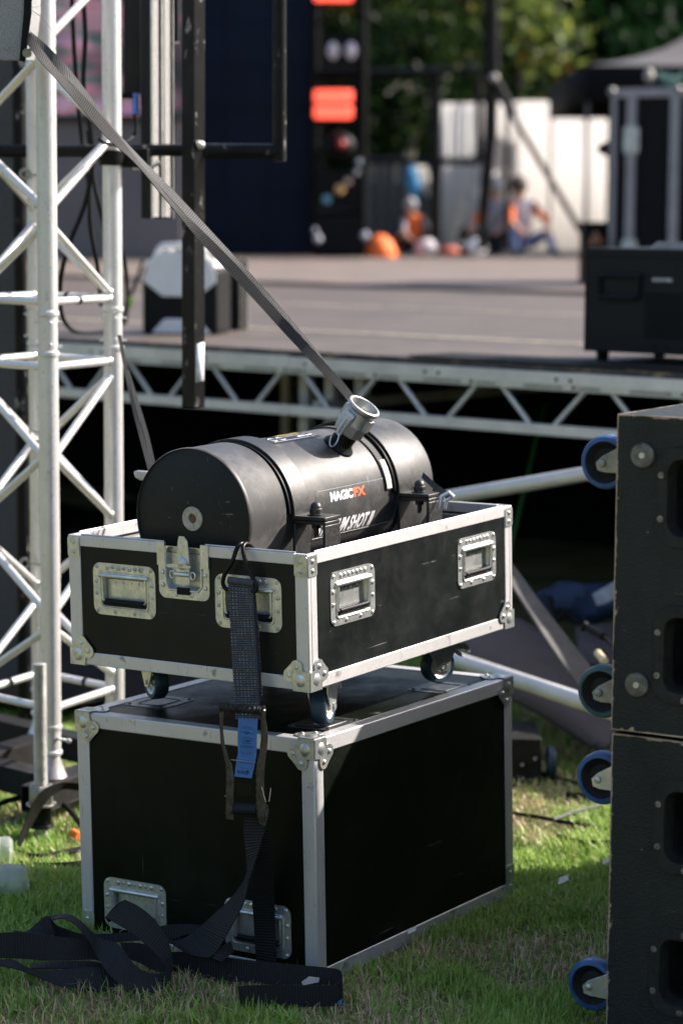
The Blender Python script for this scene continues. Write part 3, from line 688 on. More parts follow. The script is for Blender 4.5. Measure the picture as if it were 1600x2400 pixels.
camdir = (MATX[DR.name].to_3x3().inverted() @ V(0, -1, .15)).normalized()
for s_, nm in ((1, 'a'), (-1, 'b')):
    dd = (V(-1, 0, 0) * s_ - rad * (V(-1, 0, 0) * s_).dot(rad)).normalized(); q = rad.cross(dd)
    M = Matrix((q, rad, dd)).transposed().to_4x4(); M.translation = ob + dd * .041
    mb = MB()
    mb.prism([(-.008, .196), (.008, .196), (.0085, .235), (.011, .250), (.008, .262), (-.008, .262), (-.011, .250), (-.0085, .235)], M @ V(0, 0, 0), M.to_3x3() @ V(1, 0, 0), M.to_3x3() @ V(0, 1, 0), .005)
    mb.cyl(M @ V(-.013, .254, -.002), M @ V(.013, .254, -.002), .007, 12)
    ar = build('cam_arm', mb, castal2, cpl, bev=.001)
    mb = MB(); rc = M @ V(0, .182, .004)
    mb.tube([rc + (rad * math.sin(t) * .020 + (q * .8 + dd * .6).normalized() * math.cos(t) * .020) for t in [2 * math.pi * i / 28 for i in range(28)]], .0017, 6, closed=True)
    build('pull_ring', mb, castal2, ar)
    if s_ == 1:
        vs, fs = text_mb('waterson', .0135, 0, 1.0, .0003); bt = MB()
        MM = Matrix((rad, -q, dd)).transposed().to_4x4(); MM.translation = M @ V(.0045, .199, .0054)
        bt.add([MM @ V(v.x * .88, v.y, 0) for v in vs], fs); build('lettering', bt, simple('dark stamped letters', (.12, .12, .12), .6), ar, smooth_=False)
# label and lettering wrapped on the tank
def wrap(vs, x0, ang0, r):
    return [V(x0 + v.x, -r * math.cos(ang0 + v.y / r), zc + r * math.sin(ang0 + v.y / r)) for v in vs]
def wrap_grid(x0, x1, a0, a1, r, n=26, m_=8):
    mb = MB(); vs = [V(x0 + (x1 - x0) * i / m_, -r * math.cos(a0 + (a1 - a0) * j / n), zc + r * math.sin(a0 + (a1 - a0) * j / n)) for j in range(n + 1) for i in range(m_ + 1)]
    mb.add(vs, [(j * (m_ + 1) + i, j * (m_ + 1) + i + 1, (j + 1) * (m_ + 1) + i + 1, (j + 1) * (m_ + 1) + i) for j in range(n) for i in range(m_)]); return mb
white_ink = simple('white print', (.82, .80, .80), .5, 0, .08); red_ink = simple('orange red print', (.80, .10, .03), .5, 0, .1)
grey_ink = simple('grey print', (.35, .34, .34), .5, 0, .1); yellow_ink = simple('yellow print', (.75, .52, .03), .5, 0, .1)
lb = wrap_grid(.285, .655, R_(-32), R_(15), .1584); lab = build('side_label', lb, drum_m, DR)
# thin border of the label
mb = MB(); bpts = rrect(.292, R_(-30), .648, R_(13.5), .0); 
co = [(.292, R_(-30)), (.292, R_(12)), (.297, R_(13.6)), (.643, R_(13.6)), (.648, R_(12)), (.648, R_(-28)), (.643, R_(-30))]
pp = []
for i in range(len(co)):
    a, b_ = co[i], co[(i + 1) % len(co)]
    for k in range(10): pp.append((a[0] + (b_[0] - a[0]) * k / 10, a[1] + (b_[1] - a[1]) * k / 10))
mb.tube([V(x, -.1587 * math.cos(a), zc + .1587 * math.sin(a)) for x, a in pp], .0005, 4, closed=True); build('label_border', mb, grey_ink, lab)
# subdivide long letter faces by making the words letter by letter
def dice(vs, fs, step=.004):
    bm = bmesh.new(); bv = [bm.verts.new(v) for v in vs]
    for f in fs:
        try: bm.faces.new([bv[i] for i in f])
        except ValueError: pass
    y0 = min(v.y for v in vs); y1 = max(v.y for v in vs); y = y0 + step
    while y < y1: bmesh.ops.bisect_plane(bm, geom=bm.verts[:] + bm.edges[:] + bm.faces[:], plane_co=(0, y, 0), plane_no=(0, 1, 0)); y += step
    bm.verts.index_update(); out = [v.co.copy() for v in bm.verts], [tuple(v.index for v in f.verts) for f in bm.faces]; bm.free(); return out
def word(txt, x0, ang, size, width, shear=0, bold=.0012, r=.1590):
    vs, fs = text_mb(txt, size, shear, 1.0, bold, 1.0); vs, fs = dice(vs, fs); mx = max(v.x for v in vs); mn = min(v.x for v in vs); vs = [V((v.x - mn) / (mx - mn) * width, v.y, 0) for v in vs]; mb = MB(); mb.add(wrap(vs, x0, ang, r), fs); return mb
mb = word('MAGIC', .347, R_(3.0), .030, .098); build('white_lettering', mb, white_ink, lab, smooth_=False)
mb = word('FX', .449, R_(3.0), .030, .052); build('red_lettering', mb, red_ink, lab, smooth_=False)
mb = word('STADIUM SHOT II', .302, R_(-27.5), .052, .247, shear=.32, bold=.0016); build('model_lettering', mb, white_ink, lab, smooth_=False)
tl = wrap_grid(.27, .47, R_(72), R_(106), .1584); tlab = build('warning_label', tl, simple('warning label black', (.03, .03, .031), .4), DR)
for x0, x1, a0, a1, mt in ((.28, .33, 97, 98.4, white_ink), (.28, .31, 92, 93, grey_ink), (.285, .455, 75, 75.9, grey_ink), (.37, .46, 94, 104, yellow_ink), (.36, .44, 88, 89.5, grey_ink), (.36, .45, 84, 85.2, grey_ink), (.40, .46, 79, 81, white_ink), (.465, .468, 76, 100, grey_ink)):
    build('print_line', wrap_grid(x0, x1, R_(a0), R_(a1), .1588, 6, 2), mt, tlab)
mb = MB()
for cx_ in (.30, .335): mb.tube([V(cx_ + .012 * math.cos(t), -.1588 * math.cos(R_(82) + .075 * math.sin(t)), zc + .1588 * math.sin(R_(82) + .075 * math.sin(t))) for t in [2 * math.pi * i / 16 for i in range(16)]], .0008, 4, closed=True)
build('warning_symbol', mb, white_ink, tlab)
# ================================================================== RATCHET STRAP
web_grey = mat_web('grey webbing', (.055, .054, .054)); web_black = mat_web('black webbing', (.0095, .0102, .0122), .0068, .28)
web_stitch = mat_web('stitched webbing', (.052, .058, .068), .0052, .3, True)
ppl = UM
RS = thing('ratchet_strap', 'black ratchet strap with blue label hooked over the case rim, tail piled on grass', 'ratchet strap', loc=PZ(400 * K, 2215 * K, 0))
def U2(X, Y, Z): return UM @ V(X, Y, Z)
def D(x, y, Y): return P(x * K, y * K, Y)
# hook: two bent rods hung over the rim
Yh = 5.52
for s_ in (0,):
    mb = MB()
    top = U2(.006, .180, Uh + .004)
    rodL = [U2(.035, .188, Uh - .012), U2(.020, .186, Uh + .006), U2(.002, .185, Uh + .013), U2(-.012, .187, Uh + .004), U2(-.018, .198, Uh - .030), U2(-.020, .216, Uh - .055), U2(-.020, .224, Uh - .078), U2(-.019, .218, Uh - .092)]
    rodR = [U2(.035, .170, Uh - .012), U2(.020, .172, Uh + .006), U2(.002, .173, Uh + .013), U2(-.014, .169, Uh + .003), U2(-.020, .154, Uh - .036), U2(-.021, .138, Uh - .060), U2(-.021, .128, Uh - .080), U2(-.021, .132, Uh - .092)]
    mb.tube(smooth(rodL, 4), .0052, 10); mb.tube(smooth(rodR, 4), .0052, 10); mb.tube([rodL[-1], rodR[-1]], .0052, 10)
    build('hook', mb, simple('worn black hook', (.035, .033, .032), .3, .6, .5, 40), RS, True)
def ED(pts, Y): return [D(x, y, Yk) for x, y, Yk in [(p[0], p[1], Y if len(p) < 3 else p[2]) for p in pts]]
mb = MB(); mb.ribbon(ED([(524, 1330, 5.50), (527, 1400, 5.49), (533, 1500, 5.485), (538, 1600, 5.48), (541, 1652, 5.475)], 0), ED([(582, 1338, 5.485), (583, 1400, 5.475), (590, 1500, 5.47), (595, 1600, 5.465), (597, 1652, 5.46)], 0), .004)
mb.ribbon(ED([(566, 1340, 5.50), (572, 1420, 5.495), (578, 1520, 5.49), (584, 1600, 5.485)], 0), ED([(584, 1340, 5.495), (592, 1420, 5.49), (598, 1520, 5.485), (602, 1600, 5.48)], 0), .003)
c0, c1 = D(524, 1332, 5.495), D(583, 1340, 5.48); mb.cyl(c0, c1, .0085, 12)
build('stitched_webbing', mb, web_stitch, RS, True)
# ratchet body, in its own frame (c = crop pixel of the zoom, Y depth)
def Cr(x, y, Y): return P(500 + x * .14457, 1620 + y * .14457, Y)
RY = 5.40
def plate(name, poly, Y0, Y1, mat, **k):
    mb = MB(); n = len(poly); vs = [Cr(x, y, Y0) for x, y in poly] + [Cr(x, y, Y1) for x, y in poly]
    mb.add(vs, [tuple(range(n - 1, -1, -1)), tuple(range(n, 2 * n))] + [(i, (i + 1) % n, n + (i + 1) % n, n + i) for i in range(n)])
    return build(name, mb, mat, RS, True, **k)
rblack = simple('ratchet black paint', (.05, .045, .04), .36, .35, .6, 50)
b = NB('ratchet edge paint'); b.set(b.mix(b.ramp(b.noise(120, 3, .7), [(.52, 0), (.66, 1)]), (.012, .0115, .011), (.16, .13, .07)), .4, .3); redge = b.m
hd = plate('handle_side', [(98, 190), (118, 176), (150, 190), (165, 240), (160, 640), (185, 850), (250, 1080), (300, 1200), (330, 1400), (330, 1700), (330, 2090), (205, 2070), (215, 1300), (195, 1130), (150, 950), (122, 840), (108, 600)], RY - .004, RY + .004, rblack, bev=.0006)
plate('handle_side', [(775, 250), (800, 232), (840, 240), (850, 270), (845, 420), (868, 560), (886, 720), (880, 860), (850, 1050), (830, 1200), (820, 1500), (830, 1800), (880, 1860), (880, 2080), (840, 2190), (790, 2180), (715, 2060), (700, 1900), (696, 1300), (710, 1150), (755, 950), (775, 800)], RY - .010, RY - .002, rblack, bev=.0006)
mb = MB(); mb.tube([Cr(98, 200, RY - .004), Cr(108, 600, RY - .004), Cr(124, 850, RY - .004), Cr(196, 1130, RY - .004), Cr(212, 1350, RY - .004), Cr(205, 2050, RY - .004)], .0009, 6)
mb.tube([Cr(772, 260, RY - .0105), Cr(775, 800, RY - .0105), Cr(755, 950, RY - .0105), Cr(706, 1170, RY - .0105), Cr(695, 1350, RY - .0105), Cr(700, 1950, RY - .0105), Cr(740, 2110, RY - .0105), Cr(800, 2190, RY - .0105)], .0010, 6)
build('worn_edge', mb, redge, hd, True)
mb = MB(); pts = [Cr(110, 255, RY - .006), Cr(250, 268, RY - .008), Cr(400, 285, RY - .009), Cr(550, 300, RY - .010), Cr(700, 312, RY - .011), Cr(775, 318, RY - .011)]
pp = smooth(pts, 10); mb.tube(pp, [.0098 + .0012 * math.sin(i * 1.25) for i in range(len(pp))], 14); build('grip', mb, simple('worn rubber grip', (.040, .039, .036), .5, 0, .45, 60, .3), RS, True)
mb = MB(); mb.sphere(Cr(823, 312, RY - .013), .0032, 10); build('rivet', mb, rivet_m, RS, True)
# blue label
lp_ = [(408, 430), (392, 760), (400, 1000), (378, 1100), (342, 1380)]; rp_ = [(720, 455), (706, 800), (700, 1000), (682, 1130), (620, 1412)]
mb = MB(); mb.ribbon([Cr(*p, RY - .002 - .002 * i) for i, p in enumerate(lp_)], [Cr(*p, RY - .003 - .002 * i) for i, p in enumerate(rp_)], .001)
bl = build('blue_label', mb, simple('blue printed label', (.035, .135, .36), .5, 0, .08, 30), RS, True)
# print on the label: frame lines and words follow the label plane
def LP(a, b_):  # a across 0..1, b down 0..1
    seg = b_ * 4; i = min(int(seg), 3); t = seg - i
    l = [lp_[i][k] * (1 - t) + lp_[i + 1][k] * t for k in (0, 1)]; r = [rp_[i][k] * (1 - t) + rp_[i + 1][k] * t for k in (0, 1)]
    return Cr(l[0] * (1 - a) + r[0] * a, l[1] * (1 - a) + r[1] * a, RY - .0045 - .002 * seg)
ink = simple('dark label ink', (.012, .025, .06), .6)
mb = MB()
def lrect(a0, b0, a1, b1, r=.0003): mb.tube([LP(a0, b0), LP(a1, b0), LP(a1, b1), LP(a0, b1)], r, 4, closed=True)
lrect(.14, .13, .82, .235); lrect(.14, .255, .82, .375); lrect(.16, .40, .82, .50); lrect(.22, .80, .86, .87)
def ltext(t, a, b_, w, h, bold=.0):
    vs, fs = text_mb(t, 1, 0, 1, bold); mx = max(v.x for v in vs); mb.add([LP(a + v.x / mx * w, b_ - v.y * h) for v in vs], fs)
ltext('100% POLYESTER', .24, .115, .5, .022); ltext('LC 2500 daN', .3, .228, .36, .018); ltext('LC 5000 daN', .3, .368, .36, .018)
ltext('NOT TO HANDLE OR LIFT', .12, .395, .74, .018)
for i in range(3): ltext('STF / SHF  LGL', .2, .425 + .028 * i, .5, .016)
ltext('EN 12195-2', .24, .553, .52, .034, .02); ltext('Nur zum Zurren', .2, .585, .42, .018); ltext('Dehnung < 7%', .18, .617, .68, .02); ltext('CODE 1100', .2, .65, .5, .02)
ltext('ELLER', .13, .945, .42, .052, .035); mb.tube([LP(.68 + .08 * math.cos(t), .925 + .028 * math.sin(t)) for t in [2 * math.pi * i / 16 for i in range(16)]], .0007, 5, closed=True)
mb.tube([LP(.62, .945), LP(.68, .925), LP(.66, .915), LP(.74, .90)], .0009, 5)
mb.tube([LP(.18, .165), LP(.38, .172)], .0005, 4); mb.tube([LP(.56, .172), LP(.76, .178)], .0005, 4); lrect(.38, .16, .55, .183, .0008)
mb.tube([LP(.70, .285), LP(.28, .285), LP(.26, .30), LP(.28, .325), LP(.70, .325)], .0005, 4); lrect(.46, .278, .58, .292, .0008)
build('label_print', mb, ink, bl, True, smooth_=False)
mb = MB(); mb.tube([Cr(285, 1110, RY - .012), Cr(450, 1130, RY - .013), Cr(683, 1152, RY - .014)], .0013, 8); build('label_wire', mb, steel_dark, RS, True)
# inner plates and spool
mb = MB(); vs = [Cr(x, y, Y_) for Y_ in (RY + .002, RY + .006) for x, y in ((330, 1440), (690, 1475), (690, 1700), (400, 1690))]
mb.add(vs, [(0, 1, 2, 3), (7, 6, 5, 4), (0, 4, 5, 1), (1, 5, 6, 2), (2, 6, 7, 3), (3, 7, 4, 0)]); build('pawl_plate', mb, simple('dark olive plate', (.026, .028, .016), .42, .4, .3, 30), RS, True)
mb = MB(); mb.cyl(Cr(330, 1900, RY + .004), Cr(700, 1912, RY - .002), .0135, 22); sp_ = build('strap_spool', mb, web_black, RS, True)
mb = MB()
for cx_, cy_, Y_ in ((300, 1900, RY + .006), (865, 1990, RY - .008)):
    c0 = Cr(cx_, cy_, Y_); c1 = Cr(cx_ + 25, cy_ + 2, Y_)
    mb.lathe(c0, (c1 - c0), [(0, -.003), (.012, -.003), (.0165, -.0025), (.0165, .0015), (.012, .003), (.008, .004), (0, .004)], 14)
    for k in range(11):
        t = 2 * math.pi * k / 11; d1 = (c1 - c0).normalized(); e_ = d1.cross(V(0, 0, 1)).normalized(); g_ = d1.cross(e_); q = c0 + (e_ * math.cos(t) + g_ * math.sin(t)) * .0175; mb.sphere(q, .0027, 6)
build('ratchet_gear', mb, rblack, RS, True)
mb = MB(); mb.tube([Cr(780, 1550, RY - .014), Cr(820, 1700, RY - .014), Cr(850, 1800, RY - .014)], .0012, 6); mb.tube([Cr(930, 1570, RY - .004), Cr(915, 1700, RY - .006), Cr(900, 1790, RY - .01)], .0012, 6)
mb.cyl(Cr(200, 1700, RY), Cr(200, 1701, RY - .002), .002, 6); build('spring', mb, steel_dark, RS, True)
# webbing that runs down from the spool and the pile on the grass; q = crop pixel
def Q(x, y, Y): return P(x * .5421, 1950 + y * .5421, Y)
def rib(A, B, th=.0022, mat=None, nm='webbing'):
    mb = MB(); mb.ribbon([Q(*p) for p in A], [Q(*p) for p in B], th, 6); return build(nm, mb, mat or web_black, RS, True)
mb = MB(); mb.ribbon([Cr(490, 2040, 5.41), Cr(495, 2200, 5.41), Cr(500, 2352, 5.42)] + [Q(*p) for p in ((1068, 120, 5.43), (1060, 200, 5.44), (1000, 285, 5.46), (900, 380, 5.48), (830, 440, 5.49), (760, 470, 5.50), (700, 455, 5.52))],
    [Cr(880, 2080, 5.40), Cr(845, 2200, 5.40), Cr(805, 2352, 5.39)] + [Q(*p) for p in ((1112, 100, 5.38), (1078, 205, 5.38), (1056, 300, 5.39), (1000, 410, 5.40), (925, 530, 5.42), (860, 540, 5.43), (800, 520, 5.45))], .0022, 6)
build('webbing', mb, web_black, RS, True)
rib([(1058, -10, 5.42), (1075, 100, 5.44), (1088, 250, 5.48), (1098, 400, 5.50), (1108, 560, 5.50)], [(1160, -10, 5.42), (1170, 100, 5.43), (1182, 250, 5.45), (1190, 400, 5.47), (1196, 580, 5.47)])
# long strip along the front and its turned-back end
rib([(640, 500, 5.53), (745, 518, 5.51), (850, 516, 5.48), (1000, 545, 5.44), (1200, 566, 5.38), (1380, 583, 5.33), (1455, 592, 5.30), (1477, 612, 5.27), (1470, 640, 5.245), (1437, 662, 5.23), (1300, 662, 5.22), (1100, 662, 5.20), (1028, 668, 5.19)],
    [(640, 596, 5.53), (745, 606, 5.50), (850, 634, 5.47), (1000, 645, 5.43), (1200, 662, 5.37), (1380, 672, 5.32), (1455, 700, 5.29), (1479, 735, 5.26), (1476, 745, 5.235), (1440, 752, 5.225), (1300, 758, 5.215), (1110, 775, 5.195), (1045, 787, 5.185)], .0024)
mb = MB(); mb.tube([Q(1462, 738, 5.215), Q(1470, 730, 5.21), Q(1478, 722, 5.215), Q(1470, 745, 5.21), Q(1480, 742, 5.215)], .0016, 5); build('blue_thread', mb, simple('blue thread', (.05, .20, .55), .7), RS, True)
# left loops
rib([(-60, 432, 5.50), (0, 435, 5.49), (100, 433, 5.48), (230, 450, 5.47), (330, 463, 5.46), (400, 490, 5.46), (450, 530, 5.46)], [(-60, 540, 5.49), (0, 545, 5.48), (100, 548, 5.47), (200, 556, 5.46), (300, 555, 5.45), (400, 552, 5.45), (450, 562, 5.45)])
rib([(-60, 560, 5.45), (0, 553, 5.44), (60, 553, 5.43), (130, 590, 5.41), (200, 600, 5.40), (300, 592, 5.39), (400, 584, 5.39), (520, 590, 5.40)], [(-60, 590, 5.42), (0, 578, 5.42), (80, 596, 5.40), (150, 620, 5.385), (230, 655, 5.37), (320, 684, 5.365), (430, 690, 5.365), (520, 672, 5.37)])
rib([(60, 425, 5.56), (115, 430, 5.55), (160, 395, 5.54), (205, 362, 5.53), (240, 400, 5.54)], [(60, 440, 5.55), (120, 446, 5.54), (180, 446, 5.52), (235, 448, 5.52), (260, 440, 5.53)])
rib([(205, 372, 5.55), (240, 357, 5.545), (300, 357, 5.53), (350, 385, 5.50), (390, 425, 5.46), (440, 462, 5.43), (500, 478, 5.405), (535, 510, 5.38), (570, 560, 5.37), (620, 600, 5.37), (690, 612, 5.38), (745, 570, 5.40)],
    [(218, 392, 5.53), (235, 380, 5.52), (280, 375, 5.50), (335, 410, 5.46), (385, 470, 5.42), (425, 545, 5.385), (460, 600, 5.36), (510, 650, 5.345), (580, 688, 5.335), (650, 697, 5.335), (705, 675, 5.35), (738, 635, 5.37)])
rib([(738, 640, 5.37), (746, 580, 5.385), (735, 490, 5.40), (700, 420, 5.41), (655, 365, 5.42), (600, 322, 5.43), (541, 293, 5.44)], [(700, 640, 5.36), (715, 590, 5.37), (690, 545, 5.375), (640, 495, 5.38), (575, 440, 5.385), (515, 402, 5.39), (456, 368, 5.395)])
rib([(456, 368, 5.396), (480, 340, 5.41), (510, 310, 5.43), (541, 293, 5.44)], [(470, 392, 5.40), (500, 372, 5.42), (535, 345, 5.44), (560, 320, 5.45)])
rib([(225, 395, 5.58), (290, 420, 5.57), (360, 440, 5.56), (480, 438, 5.55), (600, 430, 5.54), (720, 402, 5.53), (800, 398, 5.53), (885, 402, 5.53)], [(240, 480, 5.57), (300, 490, 5.56), (380, 492, 5.55), (480, 480, 5.54), (600, 470, 5.53), (720, 470, 5.52), (800, 445, 5.52), (850, 440, 5.52)])
rib([(520, 478, 5.46), (600, 480, 5.45), (670, 503, 5.44), (715, 550, 5.42), (722, 590, 5.41)], [(545, 545, 5.44), (600, 565, 5.43), (650, 590, 5.42), (690, 606, 5.41), (712, 600, 5.40)])
rib([(690, 410, 5.56), (740, 420, 5.55), (775, 450, 5.54), (790, 480, 5.53)], [(700, 470, 5.55), (730, 480, 5.54), (760, 490, 5.53), (780, 492, 5.52)])
rib([(920, 545, 5.42), (950, 500, 5.43), (1000, 470, 5.45)], [(960, 560, 5.41), (985, 540, 5.42), (1010, 520, 5.44)])
rib([(130, 570, 5.47), (250, 560, 5.46), (400, 560, 5.45), (450, 575, 5.44)], [(140, 592, 5.44), (250, 590, 5.43), (400, 592, 5.42), (450, 600, 5.41)])
sc_p = MB(); sc_p.prism([(0, 0), (.036, .004), (.040, .014), (.016, .019), (-.003, .008)], Q(1310, 663, 5.27), V(1, .3, 0).normalized(), V(-.1, .5, .8).normalized(), .0005)
solo('paper_scrap', sc_p, simple('off white paper', (.36, .33, .30), .7), 'torn pale paper piece caught inside the folded strap end', 'paper')

# ================================================================== LASHING STRAP (taut, over the tank)
web_light = mat_web('dusty grey webbing', (.026, .024, .023), .006)
LS = thing('lashing_strap', 'long taut grey webbing strap slanting from the hanging speaker to the tank', 'strap', loc=D(805, 900, 6.0))
mb = MB()
A = [(66, 72, 6.30), (100, 118, 6.29), (140, 170, 6.28), (200, 228, 6.26), (262, 300, 6.24), (330, 385, 6.21), (395, 462, 6.19), (470, 535, 6.17), (540, 605, 6.15), (600, 672, 6.13), (660, 738, 6.11), (735, 820, 6.07), (800, 893, 6.04), (850, 965, 5.99)]
B = [(62, 100, 6.29), (92, 140, 6.27), (130, 182, 6.26), (188, 250, 6.24), (245, 315, 6.22), (310, 375, 6.20), (372, 448, 6.18), (452, 545, 6.16), (522, 622, 6.14), (588, 693, 6.12), (650, 762, 6.10), (722, 838, 6.06), (786, 905, 6.03), (832, 972, 5.98)]
mb.ribbon([D(*p) for p in A], [D(*p) for p in B], .003); build('webbing', mb, web_light, LS, True)
mb = MB()   # second layer, twisted behind the first
A = [(70, 72, 6.31), (110, 106, 6.31), (160, 160, 6.30), (215, 232, 6.28), (262, 296, 6.26), (330, 370, 6.24), (400, 440, 6.22), (500, 548, 6.19), (575, 628, 6.16), (640, 700, 6.13), (715, 790, 6.10), (790, 886, 6.06)]
B = [(68, 100, 6.30), (105, 140, 6.30), (158, 186, 6.28), (212, 242, 6.27), (258, 300, 6.25), (318, 372, 6.22), (388, 452, 6.20), (490, 560, 6.17), (566, 640, 6.15), (634, 712, 6.12), (708, 800, 6.09), (782, 892, 6.05)]
mb.ribbon([D(*p) for p in A], [D(*p) for p in B], .003); build('webbing', mb, web_grey, LS, True)
mb = MB(); Tm = MATX[DR.name]
pts = []
for i in range(17):
    t = R_(150 - i * 9.2); pts.append((Tm @ V(.560 + .002 * i, -.161 * math.cos(t), zc + .161 * math.sin(t)), Tm @ V(.583 + .002 * i, -.161 * math.cos(t), zc + .161 * math.sin(t))))
mb.ribbon([p[0] for p in pts], [p[1] for p in pts], .003); build('webbing', mb, web_grey, LS, True)
mb = MB(); q1 = [(Tm @ V(.590 + .001 * i, -.1635 * math.cos(R_(t)), zc + .1635 * math.sin(R_(t)))) for i, t in enumerate((30, 22, 12, 4))]; q2 = [(Tm @ V(.611 + .001 * i, -.1635 * math.cos(R_(t)), zc + .1635 * math.sin(R_(t)))) for i, t in enumerate((30, 22, 12, 4))]
mb.ribbon(q1, q2, .003); build('strap_end', mb, simple('pale frayed strap end', (.55, .50, .44), .7), LS, True)
LS2 = thing('lashing_strap', 'narrow folded grey strap descending behind the tank, hooked at its left side', 'strap', loc=D(338, 1090, 6.1))
mb = MB(); mb.ribbon([D(270, 770, 6.9), D(285, 850, 6.75), D(302, 930, 6.55), D(322, 1010, 6.35), D(343, 1092, 6.12)], [D(279, 770, 6.9), D(294, 850, 6.75), D(312, 925, 6.55), D(333, 1008, 6.35), D(355, 1090, 6.12)], .003)
mb.ribbon([D(290, 850, 6.80), D(310, 920, 6.6), D(332, 1000, 6.4), D(352, 1088, 6.15)], [D(297, 850, 6.80), D(318, 920, 6.6), D(342, 1000, 6.4), D(362, 1086, 6.15)], .003); build('webbing', mb, web_light, LS2, True)
mb = MB(); pl_ = [(307, 1083), (318, 1080), (345, 1082), (362, 1088), (362, 1104), (340, 1104), (322, 1103), (310, 1096)]
vs = [D(x, y, 6.05) for x, y in pl_] + [D(x, y, 6.09) for x, y in pl_]; n = len(pl_); mb.add(vs, [tuple(range(n - 1, -1, -1)), tuple(range(n, 2 * n))] + [(i, (i + 1) % n, n + (i + 1) % n, n + i) for i in range(n)])
build('buckle', mb, castal2, LS2, True, bev=.004)
mb = MB(); q = UM @ V(.80, .02, .37)
CL = thing('webbing_clasp', 'small metal clasp on a dark strap behind the tank, right end', 'clasp', loc=D(1010, 1160, 6.0))
mb.ribbon([D(972, 1085, 6.15), D(1000, 1110, 6.1), D(1035, 1135, 6.05)], [D(968, 1098, 6.14), D(996, 1124, 6.09), D(1030, 1148, 6.04)], .003); build('webbing', mb, web_grey, CL, True)
mb = MB(); mb.tube([D(1010, 1168, 6.03), D(1014, 1140, 6.03), D(1030, 1132, 6.03), D(1040, 1142, 6.03)], .006, 8); mb.tube([D(1020, 1168, 6.03), D(1024, 1150, 6.03), D(1036, 1142, 6.03)], .005, 8); build('metal_loop', mb, castal2, CL, True)

